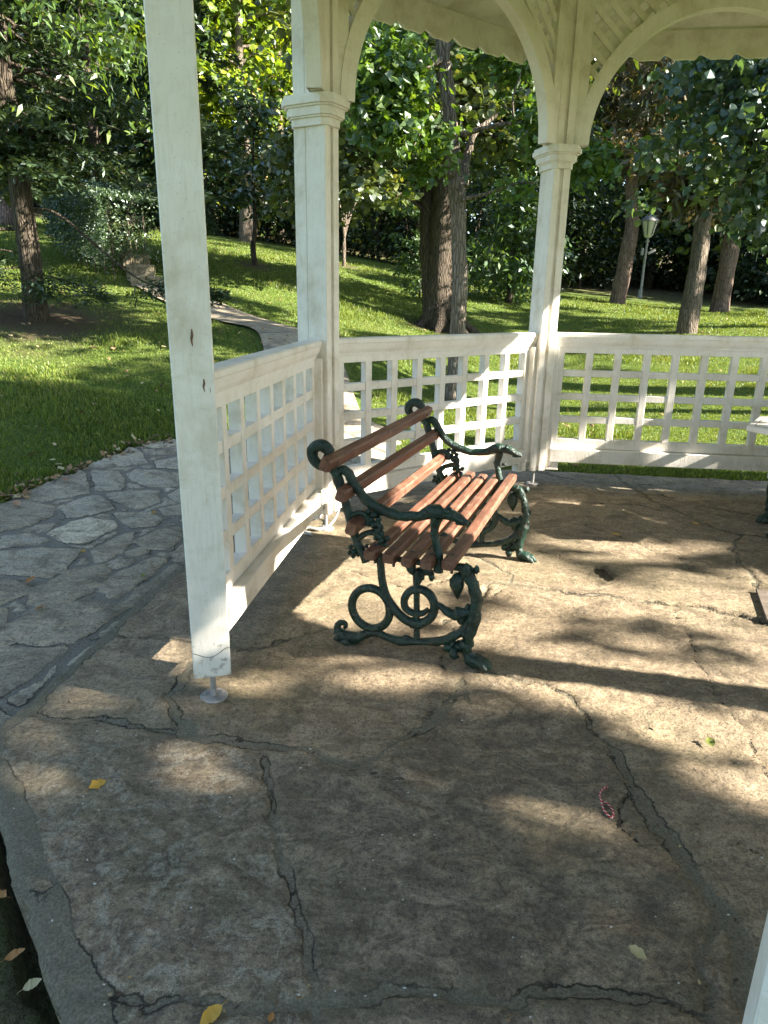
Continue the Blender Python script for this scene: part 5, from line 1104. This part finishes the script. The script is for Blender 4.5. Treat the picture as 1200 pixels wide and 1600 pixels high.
FL = [(153, 1228, .050, 'yellow', 'bright yellow leaf on the big shaded front slab'), (330, 1590, .050, 'yellow', 'yellow leaf at the bottom edge of the photo'), (424, 1592, .022, 'orange', 'tiny orange leaf right of the yellow one at the bottom edge'),
 (963, 836, .060, 'yellow', 'crumpled yellow leaf on the sunny stone right of the bench'), (1086, 819, .055, 'yellow', 'yellow leaf farther back toward the right railing'), (1160, 848, .035, 'tan', 'small tan leaf near the right bench foot'), (1107, 818, .03, 'orange', 'small reddish leaf right of the far yellow one'), (1110, 1162, .045, 'green', 'curled olive leaf on the sunlit slab at right'), (1032, 1137, .018, 'tan', 'scrap of brown leaf beside the stone crack'), (995, 1491, .04, 'pale', 'thin pale leaf strip on the dark slab near the bottom right'),
 (65, 964, .055, 'orange', 'orange leaf on the lowest paving stone of the path'), (50, 919, .060, 'orange', 'crumpled ochre leaf on the left paving'), (131, 873, .045, 'yellow', 'yellow leaf beside the white paving stone'), (241, 811, .04, 'yellow', 'yellow leaf on the paving by the front post'), (225, 912, .035, 'green', 'small green leaf on the mossy kerb'), (104, 907, .022, 'tan', 'tiny tan leaf on the dark paving stone'),
 (55, 1561, .040, 'pale', 'pale yellow leaf below the platform edge'), (28, 1514, .045, 'orange', 'orange leaf below the platform edge'), (4, 1420, .045, 'orange', 'orange leaf at the left frame edge below the platform'),
 (125, 650, .11, 'tan', 'large tan leaf on the grass nearest the front post'), (155, 664, .09, 'brown', 'brown leaf right of the large tan one on grass'), (178, 674, .08, 'tan', 'curled tan leaf close to the front post on grass'), (40, 672, .07, 'pale', 'pale leaf beside the dark clod on grass'), (51, 716, .07, 'tan', 'rosy tan leaf in the middle of the dark grass'), (93, 732, .06, 'pale', 'pale leaf low on the grass'), (83, 725, .05, 'pale', 'small pale leaf above the low one on grass'), (149, 684, .05, 'pale', 'narrow pale leaf below the brown one on grass'), (44, 763, .07, 'brown', 'brown leaf heap at the paving edge'), (45, 780, .06, 'tan', 'tan leaf against the paving edge'), (103, 759, .06, 'tan', 'tan leaf against the paving edge farther up'), (60, 770, .05, 'orange', 'orange leaf against the paving edge'), (28, 797, .07, 'tan', 'long tan leaf on the path corner'), (172, 720, .05, 'orange', 'orange brown leaf near the paving edge by the post'), (118, 742, .045, 'tan', 'tan leaf in the grass by the paving edge'),
 (1060, 706, .05, 'tan', 'tan leaf under the right railing'), (1170, 735, .06, 'orange', 'ochre leaf under the right end of the railing'), (1045, 725, .05, 'orange', 'ochre leaf on the bluish stones'), (1008, 706, .05, 'brown', 'brown leaf under the railing near the third post'),
 (185, 553, .09, 'pale', 'pale leaf far out on the left lawn'), (178, 549, .08, 'tan', 'tan leaf beside the pale far one'), (205, 533, .09, 'tan', 'tan leaf on the bare soil patch'), (256, 546, .08, 'pale', 'pale leaf left of the front post far out'), (178, 495, .08, 'pale', 'whitish leaf in the far grass'), (145, 547, .09, 'brown', 'brown leaf on the shaded lawn'), (120, 470, .09, 'brown', 'dark leaf on the far lawn below the hedge'), (800, 690, .07, 'brown', 'brown leaf seen through the back railing'), (872, 690, .08, 'brown', 'dark curled leaf seen through the right railing')]
for k, (px, py, s, c, lab) in enumerate(FL):
    p = gnd(px, py, .006) if (plat(*gnd(px, py)[:2]) < 0) else hit(px, py); p = p+np.array([0, 0, .004 if plat(*p[:2]) < 0 else .03 if py < 740 else .042])
    o = leaf_bm(k, k % 3 == 0).build('fallen_leaf', LEAFM[c]); o.location = p; o.scale = (s, s, s*.8); o.rotation_euler = (g.normal(0, .15), g.normal(0, .15), g.uniform(0, 6.28)); tag(o, lab, 'leaf', 'fallen leaves')
# crumbs of leaf and twig: stuff
def flakes(name, label, pts, smin, smax, mats_):
    mb = MB(); n = len(pts); P = np.asarray(pts); T = g.normal(size=(n, 3)); N = g.normal(size=(n, 3))*.35+np.array([0, 0, 1.])
    tt = np.array([(0, 0, 0), (.3, .35, .12), (.16, .8, .02), (0, 1, .18), (-.22, .7, .0), (-.28, .3, .14)]); put_leaves(mb, P, g.uniform(smin, smax, n), N, T, tt, g.random(n))
    t = NT(name); m_ = t.bsdf(t.ramp(t.attr('rnd'), mats_), .8); tag(mb.build(name, m_), label, 'litter', kind='stuff')
pts = []
for pl, w, dep, mo in JO:
    P = W2(pl)
    for a_, b_ in zip(P[:-1], P[1:]):
        for q in range(int(np.linalg.norm(b_-a_)*22)):
            c_ = a_+(b_-a_)*g.random()+g.normal(0, .03, 2)
            if plat(c_[0], c_[1]) < -.03: pts.append((c_[0], c_[1], .004))
for q in range(260):
    c_ = np.array([g.uniform(-1.4, 2.8), g.uniform(.3, 5.2)])
    if plat(c_[0], c_[1]) < -.03: pts.append((c_[0], c_[1], .006))
flakes('leaf_crumbs', 'brown crumbs of leaf and bark caught in the floor joints', pts, .004, .014, [(0., (.05, .03, .018)), (.5, (.13, .08, .04)), (.8, (.24, .15, .07)), (1., (.38, .30, .16))])
pts = []
for q in range(2600):
    x_, y_ = g.uniform(-9, 9), g.uniform(2, 20)
    if plat(x_, y_) > .05 and not inside(np.array([x_]), np.array([y_]), band)[0]:
        if x_ < -1 or g.random() < .3: pts.append((x_, y_, float(terr(x_, y_))+g.uniform(.012, .04)))
e_ = np.array([hit(x, y)[:2] for x, y in ((0, 792), (55, 765), (130, 735), (205, 702), (262, 692))])
for q in range(110):
    k = g.integers(0, 4); c_ = e_[k]+(e_[k+1]-e_[k])*g.random()+g.normal(0, .05, 2); pts.append((c_[0], c_[1], float(terr(*c_))+.035))
flakes('lawn_litter', 'dry leaf bits scattered over the lawn', pts, .025, .07, [(0., (.07, .04, .025)), (.4, (.20, .12, .06)), (.75, (.36, .22, .11)), (1., (.50, .42, .22))])
# pale specks and twigs on the stone
mb = MB(); n = 0
for k in range(90):
    px, py = g.uniform(0, 1200), g.uniform(1000, 1600); q = gnd(px, py, .008); 
    if plat(q[0], q[1]) < -.02: r = g.uniform(.0008, .0024); blob(mb, q, (r*g.uniform(1, 2), r, r*.7), 6, 4, .4, k)
tag(mb.build('litter_specks', plain('speck', (.55, .53, .48), .8)), 'tiny pale specks scattered over the stone floor', 'litter', kind='stuff')

# ---- street lamps
b = on(999, 468, 26)
lp = empty('street_lamp', tuple(b), label='old fashioned lantern lamp post with pale pole at the lawn edge on the right', cat='street lamp')
POLE = plain('lamp_pole', (.24, .24, .22), .5); GLASS = plain('lamp_glass', (.62, .62, .57), .25); TEAL = plain('teal_pole', (.05, .19, .17), .4)
m = MB(); tp = at(1012, 372, 26)-b; tube(m, [(0, 0, -.1), (0, 0, .25), (.02, 0, .3), tp*.5, tp*.93, tp], [.075, .07, .045, .042, .038, .03], 10); tube(m, [tp*.93, tp*.96], [.07, .07], 10); m.build('pole', POLE, lp)
m = MB(); box(m, tp+np.array([.18, 0, -.42]), (.26, .08, .08), .01, roty(-.5)); box(m, tp+np.array([-.13, 0, -.42]), (.09, .08, .24), .02); m.build('floodlight', POLE, lp)
m = MB(); tube(m, [tp, tp+np.array([0, 0, .04]), tp+np.array([0, 0, .08]), tp+np.array([0, 0, .50])], [.06, .12, .15, .26], 6); m.build('lantern_glass', GLASS, lp)
m = MB(); tube(m, [tp+np.array([0, 0, .50]), tp+np.array([0, 0, .54]), tp+np.array([0, 0, .70]), tp+np.array([0, 0, .74]), tp+np.array([0, 0, .85])], [.30, .30, .12, .07, .02], 6); m.build('lantern_cap', plain('lamp_cap', (.2, .2, .19), .5), lp)
for q in range(6):
    t = q*math.pi/3+.0; m = MB(); tube(m, [tp+np.array([.15*math.cos(t), .15*math.sin(t), .08]), tp+np.array([.26*math.cos(t), .26*math.sin(t), .5])], .014, 5); m.build('lantern_bar', STEEL, lp)
b = on(82, 345, 20); h_ = at(83, 252, 20)[2]-b[2]
gl = empty('globe_lamp', tuple(b), label='white globe lamp on a teal pole behind the left spruce trunk', cat='street lamp')
m = MB(); tube(m, [(0, 0, -.1), (0, 0, h_*.5), (0, 0, h_-.18)], [.055, .045, .04], 10); box(m, (-.15, 0, h_-.30), (.42, .05, .05), .01); m.build('pole', TEAL, gl)
for dx, dz in ((0, 0), (-.26, -.12)):
    m = MB(); blob(m, (dx, 0, h_+dz), (.17, .17, .17), 16, 10, 0); tube(m, [(dx, 0, h_+dz-.22), (dx, 0, h_+dz-.15)], .07, 10); m.build('globe', GLASS, gl)
SKY, SUN, EXPO = .08, 5.0, 2.62

# ================================================================== LIGHT
SAZ, SEL = 104., 27.5
sdir = -np.array([math.sin(R_(SAZ))*math.cos(R_(SEL)), math.cos(R_(SAZ))*math.cos(R_(SEL)), math.sin(R_(SEL))])
w = bpy.data.worlds.new('World'); S.world = w; w.use_nodes = True
nt = w.node_tree; bg = nt.nodes['Background']; sky = nt.nodes.new('ShaderNodeTexSky'); sky.sky_type = 'NISHITA'; sky.sun_disc = False; sky.dust_density = .5; sky.ozone_density = 1.; sky.air_density = 1.
sky.sun_elevation = R_(SEL); sky.sun_rotation = R_(SAZ); nt.links.new(sky.outputs[0], bg.inputs[0]); bg.inputs[1].default_value = SKY
L = bpy.data.lights.new('sun', 'SUN'); L.energy = SUN; L.angle = R_(.53); L.color = (1., .92, .80)
lo = bpy.data.objects.new('sun', L); C.objects.link(lo); lo.rotation_euler = Vector(sdir).to_track_quat('-Z', 'Y').to_euler(); lo.location = (20, -4, 14)
S.view_settings.view_transform = 'Standard'; S.view_settings.look = 'None'; S.view_settings.exposure = EXPO; S.view_settings.gamma = 1
S.render.engine = 'CYCLES'
cy = S.cycles; cy.max_bounces = 8; cy.diffuse_bounces = 4; cy.glossy_bounces = 2; cy.transmission_bounces = 4; cy.transparent_max_bounces = 4
cy.use_denoising = True; cy.caustics_reflective = False; cy.caustics_refractive = False; cy.sample_clamp_indirect = 6
